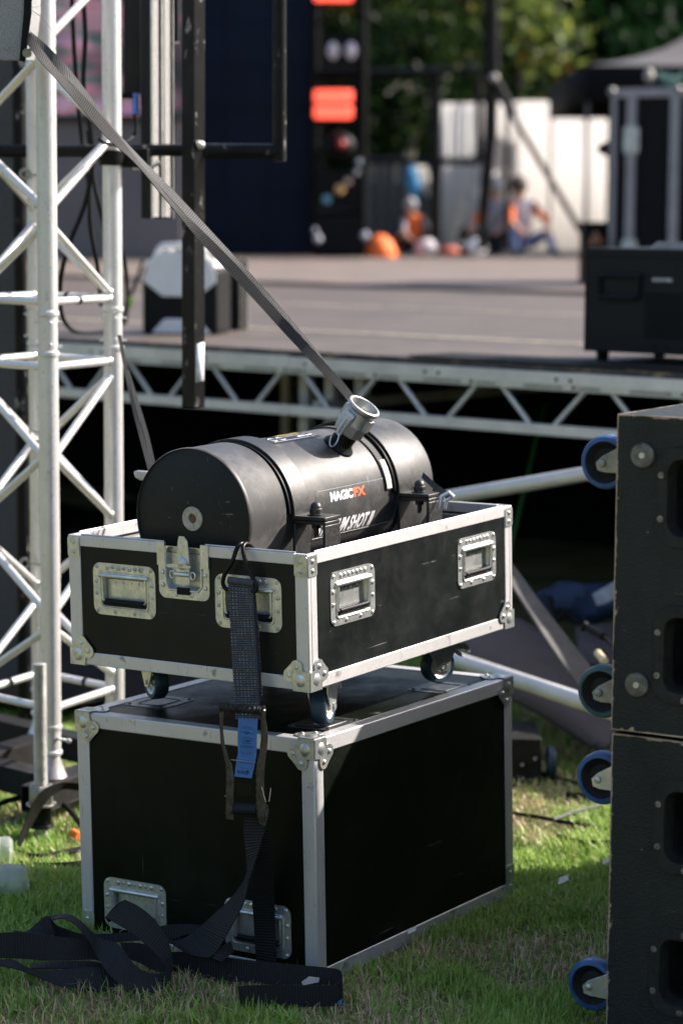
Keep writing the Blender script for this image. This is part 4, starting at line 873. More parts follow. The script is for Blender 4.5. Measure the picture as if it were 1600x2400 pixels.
# ================================================================== SPEAKER STACK ON THE RIGHT
def spkM(z): 
    a = V(.857, -.516, 0).normalized(); bb = V(.516, .857, 0).normalized()
    M = Matrix((a, bb, V(0, 0, 1))).transposed().to_4x4(); M.translation = V(.557, 5.0, z) ; return M
SW, SD, SH = 1.15, .95, .662
cabm = mat_wear_cabinet('chipped cabinet paint', SW, SD, SH)
frame_m = simple('black port frame', (.040, .043, .041), .45, .0, .35, 40, .2, .15); port_m = simple('dark port lining', (.02, .022, .026), .6, 0, .9, 12)
def speaker(z, label, ports, castors, discs, dx=0.0):
    M = spkM(z); M.translation += V(.857, -.516, 0) * dx
    T = thing('subwoofer', label, 'speaker', M=M)
    mb = MB(); t = .022; hs = [(p[0] + .018, p[1] + .018, p[2] - .018, p[3] - .018) for p in ports]
    holes_panel(mb, 0, SW, 0, SH, hs, lambda a, b_, d: V(a, d, b_), t)
    mb.box((0, t, 0), (t, SD, SH)); mb.box((SW - t, t, 0), (SW, SD, SH)); mb.box((t, t, 0), (SW - t, SD, t)); mb.box((t, t, SH - t), (SW - t, SD, SH)); mb.box((t, SD - t, t), (SW - t, SD, SH - t))
    build('cabinet', mb, cabm, T)
    for p in ports:
        mb = MB(); o1 = rrect(p[0], p[1], p[2], p[3], .045, 8); o2 = rrect(p[0] + .024, p[1] + .024, p[2] - .024, p[3] - .024, .030, 8)
        mb.ring(o1, o2, (0, -.0002, 0), (1, 0, 0), (0, 0, 1), .005)
        k = len(o2); o3 = rrect(p[0] + .030, p[1] + .030, p[2] - .030, p[3] - .030, .026, 8)
        mb.add([V(a, -.002, b_) for a, b_ in o2] + [V(a, .03, b_) for a, b_ in o3], [(i, (i + 1) % k, k + (i + 1) % k, k + i) for i in range(k)])
        fr = build('port_frame', mb, frame_m, T, bev=.0012)
        mb = MB(); o4 = rrect(p[0] + .040, p[1] + .040, p[2] - .040, p[3] - .040, .02, 8)
        mb.add([V(a, .03, b_) for a, b_ in o3] + [V(a, .16, b_) for a, b_ in o4], [(i, (i + 1) % k, k + (i + 1) % k, k + i) for i in range(k)] + [tuple(range(k, 2 * k))])
        build('port_lining', mb, port_m, fr)
        mb = MB(); yy = (p[1] + p[3]) / 2; xm = (p[0] + p[2]) / 2
        for q in ((p[0] + .011, yy - .045), (p[0] + .011, yy + .045), (p[0] + .072, p[1] + .011), (p[0] + .078, p[3] - .011), (p[0] + .17, p[1] + .011), (p[0] + .17, p[3] - .011)):
            mb.lathe((q[0], -.005, q[1]), (0, -1, 0), [(.0072, 0), (.0066, .0028), (.003, .0030), (.0026, .001), (0, .001)], 12)
        build('screw', mb, simple('worn screw', (.20, .19, .18), .4, .7, .6, 90), fr)
    for (yx, zz, mt, br) in castors:
        mb = MB(); y0 = .10; cx_ = -.060 if yx is None else yx
        pl_ = [(-.002, zz + .050), (cx_ - .002, zz + .014), (cx_ - .016, zz), (cx_ - .012, zz - .016), (cx_ + .004, zz - .020), (-.002, zz - .020)]
        mb.prism(pl_, (0, .072, 0), (1, 0, 0), (0, 0, 1), .003); mb.prism(pl_, (0, .127, 0), (1, 0, 0), (0, 0, 1), .003)
        mb.box((-.006, .060, zz - .06), (-.0005, .140, zz + .06))
        mb.lathe((cx_, .0665, zz), (0, -1, 0), [(.0085, -.003), (.0085, .001), (.006, .0025), (0, .0025)], 6 if br else 20)
        c_ = build('castor', mb, steel if br else steel_dark, T, bev=.0008)
        mb = MB(); R0 = .0575
        mb.lathe((cx_, .078, zz), (0, 1, 0), [(R0 - .014, .003), (R0 - .012, .0), (R0 - .004, .002), (R0, .009), (R0, .030), (R0 - .004, .037), (R0 - .012, .039), (R0 - .014, .036)], 44, closed=True)
        w_ = build('wheel', mb, mt, c_)
        mb = MB(); mb.lathe((cx_, .078, zz), (0, 1, 0), [(0, .0), (.013, .0), (.015, .008), (.030, .012), (.038, .006), (.044, .002), (R0 - .013, .004), (R0 - .013, .034), (.030, .028), (0, .036)], 36); build('hub', mb, hub_m, c_)
    for q in discs:
        mb = MB(); mb.lathe((q[0], -.0005, q[1]), (0, -1, 0), [(.026, 0), (.0265, .003), (.0245, .006), (.020, .0066), (.008, .0064), (.0075, .005), (0, .005)], 40)
        d_ = build('bolt_cap', mb, simple('scuffed bolt cap %d' % len(MT), (.10, .10, .095), .4, .4, .6, 60), T)
        mb = MB(); mb.lathe((q[0], -.0062, q[1]), (0, -1, 0), [(.0075, 0), (.0066, .0012), (0, .0014)], 14); build('bolt_head', mb, zinc_rust, d_)
    return T

speaker(.706, 'upper black subwoofer of the right stack, chipped paint, dirty wheels, round bolt caps', [(.092, .394, .34, .600), (.092, .068, .34, .274)], [(-.064, .551, blue_wheel, False), (-.062, .059, teal_wheel, False)], [(.059, .580), (.057, .101)], .012)
speaker(.036, 'lower black subwoofer of the right stack with bright blue wheels and zinc forks', [(.100, .380, .35, .580), (.097, .075, .35, .264)], [(-.062, .540, blue_wheel, True), (-.074, .080, blue_wheel, True)], [], .014)

for z_, lab_ in ((.706, 'upper unseen subwoofer added behind the front right stack to shade the tall case'), (.036, 'lower unseen subwoofer added behind the front right stack to shade the tall case')):  # hidden rear stack, added to cast shade on the tall case and grass
    T = thing('subwoofer', lab_, 'speaker', M=Matrix.Translation(V(.516, .857, 0) * 1.0 - V(.857, -.516, 0) * .13) @ spkM(z_ * .95) @ Matrix.Diagonal((1, 1, .945, 1)))
    mb = MB(); mb.box((0, 0, 0), (SW, SD, SH)); build('cabinet', mb, cabm, T)
    mb = MB(); mb.prism(rrect(.10, .08, .35, .28, .04), (0, -.0002, 0), (1, 0, 0), (0, 0, 1), .005); build('port_frame', mb, frame_m, T)
# hanging speaker, top left
b = NB('sparkling speaker paint'); n = b.noise(420, 2, .6); b.set(b.ramp(n, [(.35, (.09, .09, .09)), (.58, (.26, .26, .262)), (.70, (.6, .6, .6))]), .45, 0, .6); b.bump(n, .8, .002); spark = b.m
HY = 6.35
HS = thing('hanging_speaker', 'grey speckled speaker corner hanging at the upper left edge', 'speaker', loc=P(-120, 60, HY))
mb = MB(); Lq = [(-330, -260), (76, -260), (74, 30), (60, 143), (-330, 130)]
vs = [P(x, y, HY) for x, y in Lq] + [P(x + 22, y, HY + .38) for x, y in Lq]; mb.add(vs, [(4, 3, 2, 1, 0), (5, 6, 7, 8, 9)] + [(i, (i + 1) % 5, 5 + (i + 1) % 5, 5 + i) for i in range(5)])
build('cabinet', mb, spark, HS, True, bev=.003)
mb = MB(); mb.add([P(x, y, Y_) for Y_ in (HY - .004, HY + .01) for x, y in ((64, -260), (78, -260), (75, 30), (60, 146), (46, 142), (56, 30))], [(0, 1, 2, 3, 4, 5), (11, 10, 9, 8, 7, 6)] + [(i, (i + 1) % 6, 6 + (i + 1) % 6, 6 + i) for i in range(6)]); build('edge_trim', mb, blackmetal, HS, True)
mb = MB(); mb.cyl(P(16, 111, HY - .006), P(16, 111, HY + .01), .0045, 12); mb.cyl(P(64, 124, HY - .01), P(66, 124, HY + .03), .012, 12); mb.cyl(P(70, 113, HY - .012), P(79, 119, HY - .012), .0035, 8); build('screw', mb, steel_dark, HS, True)
mb = MB(); mb.tube(smooth([P(74, -20, HY - .01), P(105, -8, HY - .01), P(95, 14, HY - .01), P(74, 17, HY - .01)], 6), .0006, 5); mb.tube(smooth([P(74, 22, HY - .01), P(105, 48, HY - .02), P(132, 90, HY - .02), P(126, 122, HY - .02), P(105, 131, HY - .02), P(78, 118, HY - .012)], 8), .0008, 5)
build('safety_wire', mb, steel, HS, True)

# ================================================================== TRUSS TOWER
N_, R2, L2, F2 = V(-.835, 6.90, 0), V(-.681, 7.219, 0), V(-1.089, 7.138, 0), V(-.935, 7.456, 0)
TT = thing('truss_tower', 'silver aluminium lattice truss tower of four tubes, standing on the black base', 'truss', loc=V(-.885, 7.178, .15))
LR = .0285; z0, zj, z1 = .172, 1.43, 3.4
def zup(k): return 1.520 + .2385 * k
for p in (N_, R2, L2, F2):
    mb = MB(); p = V(p.x, p.y, 0)
    mb.lathe(p + V(0, 0, 0), (0, 0, 1), [(LR, .30), (LR, 1.352), (LR, 1.365), (LR + .004, 1.368), (LR + .004, 1.378), (LR - .001, 1.382), (LR - .0005, 1.478), (LR + .004, 1.482), (LR + .004, 1.492), (LR, 1.496), (LR, z1)], 28)
    lg = build('main_tube', mb, alutube, TT, True)
    mb = MB(); mb.lathe(p, (0, 0, 1), [(LR, .300), (LR + .003, .298), (LR + .003, .288), (LR - .001, .284), (LR - .001, .226), (LR + .003, .222), (LR + .003, .214), (LR - .004, .208)], 28)
    for zc_ in (1.43, 1.395, 1.462): mb.cyl(p + V(0, 0, zc_) + V(-.040, .0, 0), p + V(0, 0, zc_) + V(.040, 0, 0), .0035, 8) if zc_ != 1.43 else None
    for zc_ in (1.400, 1.462):
        for a in (-70, 20): mb.sphere(p + V(LR * math.sin(R_(a)), -LR * math.cos(R_(a)), zc_), .0055, 8)
    build('coupler', mb, alutube, lg, True); mb = MB(); mb.cyl(p + V(.02, -.02, .262), p + V(.052, -.045, .262), .0045, 8); mb.sphere(p + V(.055, -.046, .262), .008, 8); build('locking_pin', mb, steel, lg, True)
BR = .0118
def brace(a, b_, za, zb, name='brace', r=BR):
    a = V(a.x, a.y, za); b_ = V(b_.x, b_.y, zb); d = (b_ - a).normalized(); a = a + d * LR * .5; b_ = b_ - d * LR * .5
    mb = MB(); mb.tube([a, b_], r, 12)
    for q, s_ in ((a, 1), (b_, -1)): mb.lathe(q + d * s_ * LR * .55, d * s_, [(r * 1.35, -.004), (r * 1.3, .004), (r, .008)], 12)
    build(name, mb, alutube, TT, True)
for a, b_ in ((N_, R2), (N_, L2), (F2, R2), (F2, L2)):
    dz = .014 if a is F2 else 0
    for z in (.345, 1.335, 1.520): brace(a, b_, z + dz * 0, z, 'ring_bar')
    # lower section: outer legs at 1.32,.85,.37 ; centre legs at 1.075,.60
    za = [(1.060, 1.300), (1.090, .862), (.615, .842), (.585, .385)]
    for zn, zo in za: brace(a, b_, zn, zo)
    for k in range(0, 4):
        zn = 1.757 + .475 * k
        brace(a, b_, zn - .012, zn - .232); brace(a, b_, zn + .018, zn + .236)
mb = MB()   # black tape rings on the ring bars
for a, b_, z, t in ((N_, R2, 1.520, .45), (F2, R2, 1.520, .42), (F2, R2, .345, .62), (F2, L2, .345, .5)):
    A_, B_ = V(a.x, a.y, z), V(b_.x, b_.y, z); d = (B_ - A_).normalized(); c_ = A_ + (B_ - A_) * t; mb.tube([c_ - d * .008, c_ + d * .008], BR + .0012, 12)
build('tape_band', mb, blackmetal, TT, True)

# base frame and screw jack
basem = simple('black base steel', (.040, .038, .037), .45, .1, .3, 18)
TB = thing('truss_stand', 'black square tube base frame on the grass carrying the truss', 'truss base', loc=V(-.9, 7.1, .05))
nr = V(.435, .90, 0).normalized(); nl = V(-.73, .683, 0).normalized()
def sq(a, b_, zc_, s=.076, open_=False, name='base_beam'):
    a = V(a.x, a.y, zc_); b_ = V(b_.x, b_.y, zc_); d = (b_ - a).normalized(); e_ = d.cross(V(0, 0, 1)).normalized(); h = s / 2; mb = MB(); M = Matrix((d, e_, V(0, 0, 1))).transposed().to_4x4(); M.translation = a; L = (b_ - a).length; t = .005
    mb.box((0, -h, h - t), (L, h, h), M); mb.box((0, -h, -h), (L, h, -h + t), M); mb.box((0, -h, -h + t), (L, -h + t, h - t), M); mb.box((0, h - t, -h + t), (L, h, h - t), M)
    build(name, mb, basem, TB, True, bev=.001)
sq(N_ - nr * .12 + nl * -.012, R2 + nr * .5 + nl * -.012, .105)
sq(N_ + nl * .045, L2 + nl * .9, .115)
sq(F2 + nl * -1.35 + V(0, .03, 0), F2 + nl * 1.3 + V(0, .03, 0), .128)
sq(L2 - nr * .2, F2 + nr * .0 - V(0, .05, 0), .120)
for p in (N_, R2, F2, L2):
    mb = MB(); M = Matrix.Translation((p.x, p.y, 0)); 
    mb.lathe((p.x, p.y, 0), (0, 0, 1), [(LR - .004, .235), (LR - .004, .20), (.036, .165), (.044, .146)], 24); build('spigot', mb, alutube if p is not N_ else simple('pale spigot', (.42, .39, .39), .4, .4), TB, True)
SJ = thing('screw_jack', 'threaded zinc levelling jack with a big hex nut, left of the front truss tube', 'screw jack', loc=V(-.842, 6.70, 0))
jc = V(-.842, 6.70, 0); prof = []; z = .115; zt_ = .515
k = 0
while z < zt_: prof += [(.0158, z), (.0197, z + .0022), (.0197, z + .0034), (.0158, z + .0056)]; z += .0072
prof += [(.0165, zt_), (.012, zt_ + .002), (0, zt_ + .002)]
mb = MB(); mb.lathe(jc, (0, 0, 1), prof, 24)
prof = []; z = .0
while z < .05: prof += [(.0160, z), (.0190, z + .002), (.0190, z + .0034), (.0160, z + .0054)]; z += .0072
mb.lathe(jc, (0, 0, 1), prof + [(.016, .06)], 24); build('threaded_rod', mb, steel, SJ, True)
mb = MB(); mb.lathe(jc, (0, 0, 1), [(.0197, .118), (.034, .118), (.036, .121), (.036, .166), (.033, .170), (.0197, .170)], 6); mb.lathe(jc, (0, 0, 1), [(.018, .110), (.042, .110), (.043, .113), (.042, .117), (.018, .117)], 28)
build('hex_nut', mb, steel_dark, SJ, True, bev=.0008)
mb = MB(); mb.lathe(jc, (0, 0, 1), [(.019, .048), (.034, .048), (.036, .052), (.034, .056), (.029, .058), (.029, .109), (.019, .109)], 28); build('jack_sleeve', mb, blackmetal, SJ, True)
mb = MB(); mb.lathe(jc, (0, 0, 1), [(0, -.004), (.05, -.004), (.05, .003), (0, .003)], 24); build('foot', mb, steel_dark, SJ, True)

# ================================================================== STAGE
SZ = 1.22; Y0s, MS = 9.65, .861
e1 = V(.758, -.652, 0).normalized(); nS = V(.652, .758, 0).normalized(); SO = V(0, Y0s, 0)   # e1: to the right along the edge
def S(a, n_, z): return SO + e1 * a + nS * n_ + V(0, 0, z)
MS_ = Matrix((e1, nS, V(0, 0, 1))).transposed().to_4x4(); MS_.translation = SO
ST = thing('stage', 'large raised stage of grey-brown deck boards on an aluminium lattice edge', 'stage', M=MS_)
b = NB('stage deck boards'); n = b.noise(1, 6, .7, b.coord((.7, 5, 1))); n2 = b.noise(2.2, 6, .75); n3 = b.noise(30, 3, .6)
c = b.ramp(n, [(.3, (.052, .039, .030)), (.7, (.108, .084, .067))]); c = b.mix(b.ramp(n2, [(.40, 0), (.62, .7)]), c, (.040, .031, .025)); c = b.mix(b.ramp(b.noise(1, 5, .75, b.coord((2.5, 14, 1), rot=(0, 0, .3))), [(.56, 0), (.7, .55)]), c, (.17, .15, .13)); c = b.mix(b.ramp(n3, [(.64, 0), (.74, .5)]), c, (.26, .24, .22))
b.set(c, .62, 0, .4); deckm = b.m
seam_m = simple('pale deck joint', (.36, .31, .22), .7, 0, .4, 12)
joint = -.28
mb = MB(); mb.box((-14, .004, SZ - .018), (joint - .003, 30, SZ)); mb.box((joint + .003, .004, SZ - .018), (14, 30, SZ)); build('deck', mb, deckm, ST)
mb = MB()
for yy in (1.22, 3.65, 8.5): mb.box((-14, yy, SZ + .0005), (14, yy + .05, SZ + .004))
dk = build('deck_joint', mb, seam_m, ST)
mb = MB(); mb.box((-14, 6.4, SZ + .0005), (14, 30, SZ + .03)); build('raised_deck', mb, simple('raised deck boards', (.118, .090, .074), .7, 0, .25, 3), ST)
b = NB('chipped deck edge'); b.set(b.mix(b.ramp(b.noise(1, 5, .75, b.coord((9, 30, 60))), [(.55, 0), (.63, 1)]), (.022, .022, .022), (.30, .20, .11)), .6); 
mb = MB(); mb.box((-14, -.004, SZ - .020), (joint - .004, .004, SZ - .0006)); mb.box((joint + .004, -.004, SZ - .024), (14, .004, SZ - .0006)); build('deck_edge', mb, b.m, ST)
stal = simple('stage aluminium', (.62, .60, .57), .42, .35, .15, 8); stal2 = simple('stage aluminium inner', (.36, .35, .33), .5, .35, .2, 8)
mb = MB(); mb.box((-14, -.012, SZ - .093), (joint - .002, .03, SZ - .0215)); mb.box((joint + .002, -.012, SZ - .093), (14, .03, SZ - .0255)); build('edge_beam', mb, stal, ST, bev=.002)
mb = MB(); mb.box((-14, -.010, SZ - .262), (joint - .001, .026, SZ - .222)); mb.box((joint + .001, -.010, SZ - .262), (14, .026, SZ - .222)); build('bottom_chord', mb, stal, ST, bev=.002)
mb = MB(); pit = .50
for i in range(-8, 12):
    a = joint + .07 + i * pit
    mb.cyl((a, .008, SZ - .093), (a + .127, .008, SZ - .222), .0095, 10); mb.cyl((a + .245, .008, SZ - .222), (a + .375, .008, SZ - .093), .0095, 10)
build('web_bar', mb, stal, ST)
mb = MB()
for i in range(-4, 7):
    a = joint + i * .62
    for s_ in (.035,): mb.cyl((a + .09, -.0125, SZ - .052), (a + .09, -.004, SZ - .052), .008, 12); mb.cyl((a + .155, -.0125, SZ - .054), (a + .155, -.004, SZ - .054), .008, 12)
build('bolt_hole', mb, simple('black hole', (.006, .006, .006), .8), ST)
# printed tape
mb = MB(); mb.box((-3, -.0134, SZ - .0925), (4, -.0126, SZ - .066)); tp = build('printed_tape', mb, simple('cream tape', (.58, .55, .44), .6, 0, .1, 20), ST)
mb = MB(); x = -2.9; i = 0
va, fa = text_mb('LIGHTSPACE-UK.COM', .0165, .15, 1.05, .0006); vb, fb = text_mb('LIGHTSPACE', .0165, 0, 1, .0006)
while x < 3.8:
    vs, fs = (va, fa) if i % 2 == 0 else (vb, fb); mb.add([V(x + v.x * 1.05, -.0141, SZ - .0855 + v.y * .95) for v in vs], fs)
    if i % 2: mb.box((x - .028, -.0141, SZ - .086), (x - .011, -.0135, SZ - .071))
    x += .25 if i % 2 == 0 else .225; i += 1
build('tape_lettering', mb, simple('dark tape print', (.06, .055, .05), .6), tp, smooth_=False)
# under the stage: legs, cross beams, black backing added to keep the space dark
mb = MB()
for a in (-5.2, -2.7, joint - .06, joint + .08, joint + .24, 2.2, 3.4): mb.box((a, .12, 0), (a + .048, .168, SZ - .02))
for a in (-2.5, joint + .32, 2.3): mb.box((a, 2.4, 0), (a + .048, 2.45, SZ - .02))
build('stage_leg', mb, stal2, ST, bev=.002)
mb = MB(); mb.box((-14, 2.42, SZ - .24), (14, 2.46, SZ - .2)); mb.box((-14, 1.2, SZ - .10), (14, 1.24, SZ - .02)); mb.box((joint + .1, .03, SZ - .24), (joint + .14, 2.4, SZ - .2)); build('cross_beam', mb, stal2, ST)
mb = MB(); mb.box((-14, 3.4, -.02), (14, 3.44, SZ - .02)); mb.box((-14, .2, -.02), (-13.9, 3.4, SZ - .02)); mb.box((13.9, .2, -.02), (14, 3.4, SZ - .02)); build('shade_backing', mb, simple('shade backing black', (.006, .006, .006), .9), ST)  # added black sheets that darken the space under the deck

# objects lying under the stage edge / between
alup = simple('matt aluminium pipe', (.55, .54, .52), .42, .4, .12, 6)
def pipe(name, a, b_, r, lab, cat='pipe', mat=None):
    mb = MB(); mb.tube([a, b_], r, 20); return solo(name, mb, mat or alup, lab, cat)
pipe('stage_brace', D(900, 1165, 8.45), D(1480, 1065, 7.9), .0245, 'upper aluminium pipe slanting up to the right behind the open case')
pipe('stage_brace', D(1000, 1500, 8.0), D(1520, 1672, 6.8), .0265, 'lower aluminium pipe slanting down to the right behind the subwoofer wheels')
pipe('stage_brace', D(1250, 930, 9.7), D(1165, 1290, 9.0), .0080, 'thin green rod leaning in the dark under the stage', 'rod', simple('green rod', (.006, .07, .008), .5))
tarp = simple('mauve grey canvas', (.065, .052, .052), .75, 0, .12, 5)
CV = thing('canvas_cover', 'mauve grey canvas sheet sagging over a frame behind the cases', 'canvas cover', loc=D(1260, 1620, 7.7))
mb = MB()
rows = [[(1080, 1420, 8.5), (1190, 1400, 8.4), (1300, 1500, 8.3), (1460, 1580, 8.2)], [(1060, 1480, 8.1), (1190, 1500, 8.1), (1300, 1570, 8.0), (1460, 1640, 7.9)], [(1060, 1530, 7.9), (1180, 1555, 7.9), (1290, 1620, 7.75), (1400, 1700, 7.6)], [(1060, 1570, 7.9), (1160, 1600, 7.9), (1270, 1660, 7.8), (1380, 1740, 7.6)]]
vs = [D(*p) for r_ in rows for p in r_]; mb.add(vs, [(j * 4 + i, j * 4 + i + 1, (j + 1) * 4 + i + 1, (j + 1) * 4 + i) for j in range(3) for i in range(3)]); o = build('canvas_sheet', mb, tarp, CV, True)
s_ = o.modifiers.new('sub', 'SUBSURF'); s_.levels = s_.render_levels = 2; s2_ = o.modifiers.new('thick', 'SOLIDIFY'); s2_.thickness = .004
mb = MB(); mb.ribbon([D(1170, 1290, 8.2), D(1250, 1400, 8.0), D(1320, 1490, 7.8), D(1400, 1590, 7.6)], [D(1150, 1310, 8.15), D(1210, 1400, 7.95), D(1260, 1480, 7.75), D(1345, 1600, 7.55)], .01); build('binding_strip', mb, simple('dusty binding', (.07, .065, .06), .8, 0, .3, 14), CV, True)
mb = MB()
mb.add([D(x, y, Y_) for Y_, (x, y) in ((8.5, (1320, 1440)), (8.5, (1470, 1430)), (8.3, (1470, 1560)), (8.2, (1330, 1520)))], [(0, 1, 2, 3)]); o = build('canvas_back', mb, tarp, CV, True); s2_ = o.modifiers.new('thick', 'SOLIDIFY'); s2_.thickness = .006
bagm = simple('navy fabric', (.008, .024, .062), .8, 0, .5, 9, .3)
BG = thing('holdall', 'dark blue fabric bag with a black clip under the stage edge', 'bag', loc=D(1330, 1420, 8.7))
mb = MB(); c_ = D(1335, 1385, 8.75); mb.sphere(c_, .14, 24, 1.15, .8, .55)
for i, v in enumerate(mb.v): 
    d_ = v - c_; mb.v[i] = c_ + d_ * (1 + .16 * math.sin(v.x * 37) * math.sin(v.z * 51 + v.y * 23) + .05 * math.sin(v.x * 90 + v.z * 70))
build('bag_body', mb, bagm, BG, True)
mb = MB(); mb.tube(smooth([D(1262, 1370, 8.6), D(1275, 1425, 8.55), D(1300, 1405, 8.55), D(1330, 1440, 8.5)], 5), .011, 8); mb.sphere(D(1335, 1445, 8.5), .012, 8); build('clip', mb, blackmetal, BG, True)
mb = MB(); mb.ribbon([D(1360, 1365, 8.55), D(1385, 1350, 8.55), D(1420, 1330, 8.55)], [D(1370, 1390, 8.55), D(1390, 1385, 8.55), D(1420, 1370, 8.55)], .004); mb.ribbon([D(1345, 1440, 8.5), D(1380, 1455, 8.5), D(1420, 1470, 8.5)], [D(1350, 1460, 8.5), D(1385, 1470, 8.5), D(1420, 1490, 8.5)], .004); build('pale_strap', mb, simple('pale blue strap', (.35, .38, .45), .7), BG, True)
mb = MB(); mb.cyl(D(1372, 1500, 7.5), D(1388, 1520, 7.45), .012, 12); mb.sphere(D(1372, 1500, 7.5), .012, 12)
solo('torch', mb, simple('cream plastic', (.62, .52, .32), .5), 'cream plastic torch end above the lower wheel of the upper subwoofer', 'torch')
mb = MB(); mb.cyl(D(1345, 1440, 7.6), D(1385, 1462, 7.5), .013, 12); mb.cyl(D(1385, 1462, 7.5), D(1420, 1500, 7.45), .006, 10); mb.cyl(D(1345, 1440, 7.6), D(1337, 1436, 7.6), .017, 12)
solo('jack_handle', mb, blackmetal, 'black gripped metal handle lying behind the subwoofer edge', 'handle')
BX = thing('equipment_box', 'small black bolted box on the grass behind the tall case', 'box', loc=PZ(1200 * K, 1805 * K, 0))
q0 = BX.location; mb = MB(); mb.box((-.20, -.02, 0), (.055, .25, .155)); build('box_body', mb, simple('dusty black box', (.035, .034, .032), .6, 0, .5, 20), BX, bev=.004)
mb = MB()
for x, z in ((-.005, .072), (-.002, .028), (.035, .092)): mb.lathe((x, -.021, z), (0, -1, 0), [(.0065, 0), (.005, .004), (0, .005)], 12)
build('bolts', mb, steel, BX)
mb = MB(); mb.lathe((.075, .03, .07), (1, 0, 0), [(.02, 0), (.045, 0), (.05, .006), (.05, .02), (.045, .026), (.02, .026)], 28, closed=True); build('castor', mb, blue_dark, BX)

# ------------------------------------------------------------ things on the stage, near
BM = V(0, 0, 0); pM = P(1368, 838, 9.25); aM = e1; M = Matrix((e1, nS, V(0, 0, 1))).transposed().to_4x4(); M.translation = V(pM.x, pM.y, SZ)
FM = thing('effects_machine', 'dark grey metal effects machine with side handles and mesh, on the stage right', 'effects machine', M=M)
mg = simple('dark grey powder coat', (.028, .032, .033), .5, .1, .12, 60, .1); hgt = .425
mb = MB(); mb.box((0, 0, .038), (.85, .5, hgt)); build('housing', mb, mg, FM, bev=.004)
mb = MB(); mb.box((-.004, -.004, hgt - .028), (.854, .504, hgt + .004)); mb.box((-.0025, -.0025, .038), (.012, .004, hgt - .03)); build('lid', mb, mg, FM, bev=.002)
mb = MB()
for x, y in ((.05, .05), (.05, .44), (.78, .05)): mb.lathe((x, y, 0), (0, 0, 1), [(0, 0), (.022, 0), (.026, .037), (0, .037)], 16)
build('foot', mb, rubber, FM)
for hx in (.06, .52):
    mb = MB(); 
    for q in (rrect(hx, .235, hx + .19, .335, .018),): mb.ring(q, rrect(hx + .018, .252, hx + .172, .318, .01), (0, -.0005, 0), (1, 0, 0), (0, 0, 1), .012)
    mb.cyl((hx - .005, -.014, .328), (hx + .195, -.014, .328), .008, 12)
    for sx_ in (.004, .186): mb.cyl((hx + sx_, -.016, .325), (hx + sx_, -.016, .25), .006, 10)
    mb.cyl((hx + .012, -.018, .247), (hx + .178, -.018, .247), .009, 12); build('carry_handle', mb, mg, FM)
mb = MB()
for i in range(22):
    for j in range(24):
        x = .268 + i * .0078 + (j % 2) * .0039; z = .098 + j * .0072
        mb.box((x, -.0012, z), (x + .0045, -.0004, z + .0045))
build('mesh_grille', mb, simple('grille black', (.006, .006, .006), .7), FM, smooth_=False)
vs, fs = text_mb('SHOWVEN', .028, 0, 1.0, .0014); mb = MB(); mb.add([V(.302 + v.x * .62, -.0012, .309 + v.y * .62) for v in vs], fs); build('brand_lettering', mb, simple('pale lettering', (.5, .5, .5), .5), FM, smooth_=False)
mb = MB()
for x in (.318, .368): mb.lathe((x, -.0005, .068), (0, -1, 0), [(.007, 0), (.006, .003), (0, .003)], 10)
build('screw', mb, blackmetal, FM)
mb = MB(); mb.box((.02, -.35, SZ - SZ + .0006), (.85, .0, .0035)); 
mb = MB(); mb.prism([(.0, 0), (.18, 0), (.17, .02), (.03, .024)], V(0, 0, 0), V(1, 0, 0), V(0, 0, 1), .02); 
mb.shift(Matrix.Translation(M @ V(.22, .10, hgt + .005))); solo('folded_tool', mb, simple('light grey plastic', (.30, .29, .29), .5), 'grey flat object lying on the dark effects machine', 'tool')
pm = MB(); pm.box((-.62, -.30, SZ + .0042), (.95, -.02, SZ + .008)); pm.shift(Matrix.Translation(V(0, 0, 0))); pm.shift(Matrix((e1, nS, V(0, 0, 1))).transposed().to_4x4())  # dark strip on the deck, painted in as the machine's shadow
pm.shift(Matrix.Translation(V(pM.x, pM.y, 0))); solo('shadow_strip', pm, simple('black shade strip', (.028, .028, .028), .7), 'black shade strip standing in for shadow before the effects machine at the stage edge', 'mat')  # no real mat, only shadow put in as a dark strip

# portable power station
M = Matrix.Rotation(R_(-12), 4, 'Z') @ Matrix.Scale(.88, 4, V(1, 0, 0)) @ Matrix.Scale(.5, 4, V(0, 1, 0)); pp_ = P(334, 783, 11.1); M.translation = V(pp_.x, pp_.y, SZ)
PSn = thing('power_station', 'white and black portable power station standing on the stage behind the black post', 'power station', M=M)
whitep = simple('white plastic', (.72, .70, .68), .4, 0, .06, 10); blackp = simple('black plastic', (.018, .019, .02), .45, 0, .2, 10)
mb = MB(); mb.box((0, 0, .0), (.40, .50, .30)); build('body', mb, blackp, PSn, bev=.02)
mb = MB(); mb.prism([(.012, .27), (.06, .34), (.10, .375), (.30, .375), (.36, .34), (.395, .27), (.395, .235), (.30, .17), (.11, .17), (.005, .24)], (0, -.002, 0), (1, 0, 0), (0, 0, 1), .012)
mb.prism([(.05, 0.004), (.12, .07), (.30, .07), (.37, .004)], (0, -.002, 0), (1, 0, 0), (0, 0, 1), .012)
for y in (.0, .46): pass
mb.box((.02, .002, .30), (.385, .5, .335)); build('white_shell', mb, whitep, PSn, bev=.006)
mb = MB(); mb.tube(smooth([V(.06, .04, .33), V(.09, .04, .39), V(.14, .04, .40), V(.27, .04, .40), V(.32, .04, .39), V(.35, .04, .33)], 4), .016, 10); mb.tube(smooth([V(.06, .44, .33), V(.09, .44, .39), V(.14, .44, .40), V(.27, .44, .40), V(.32, .44, .39), V(.35, .44, .33)], 4), .016, 10); build('carry_handle', mb, whitep, PSn)
mb = MB(); mb.box((.11, -.0155, .155), (.30, -.002, .17)); build('display', mb, blackp, PSn)
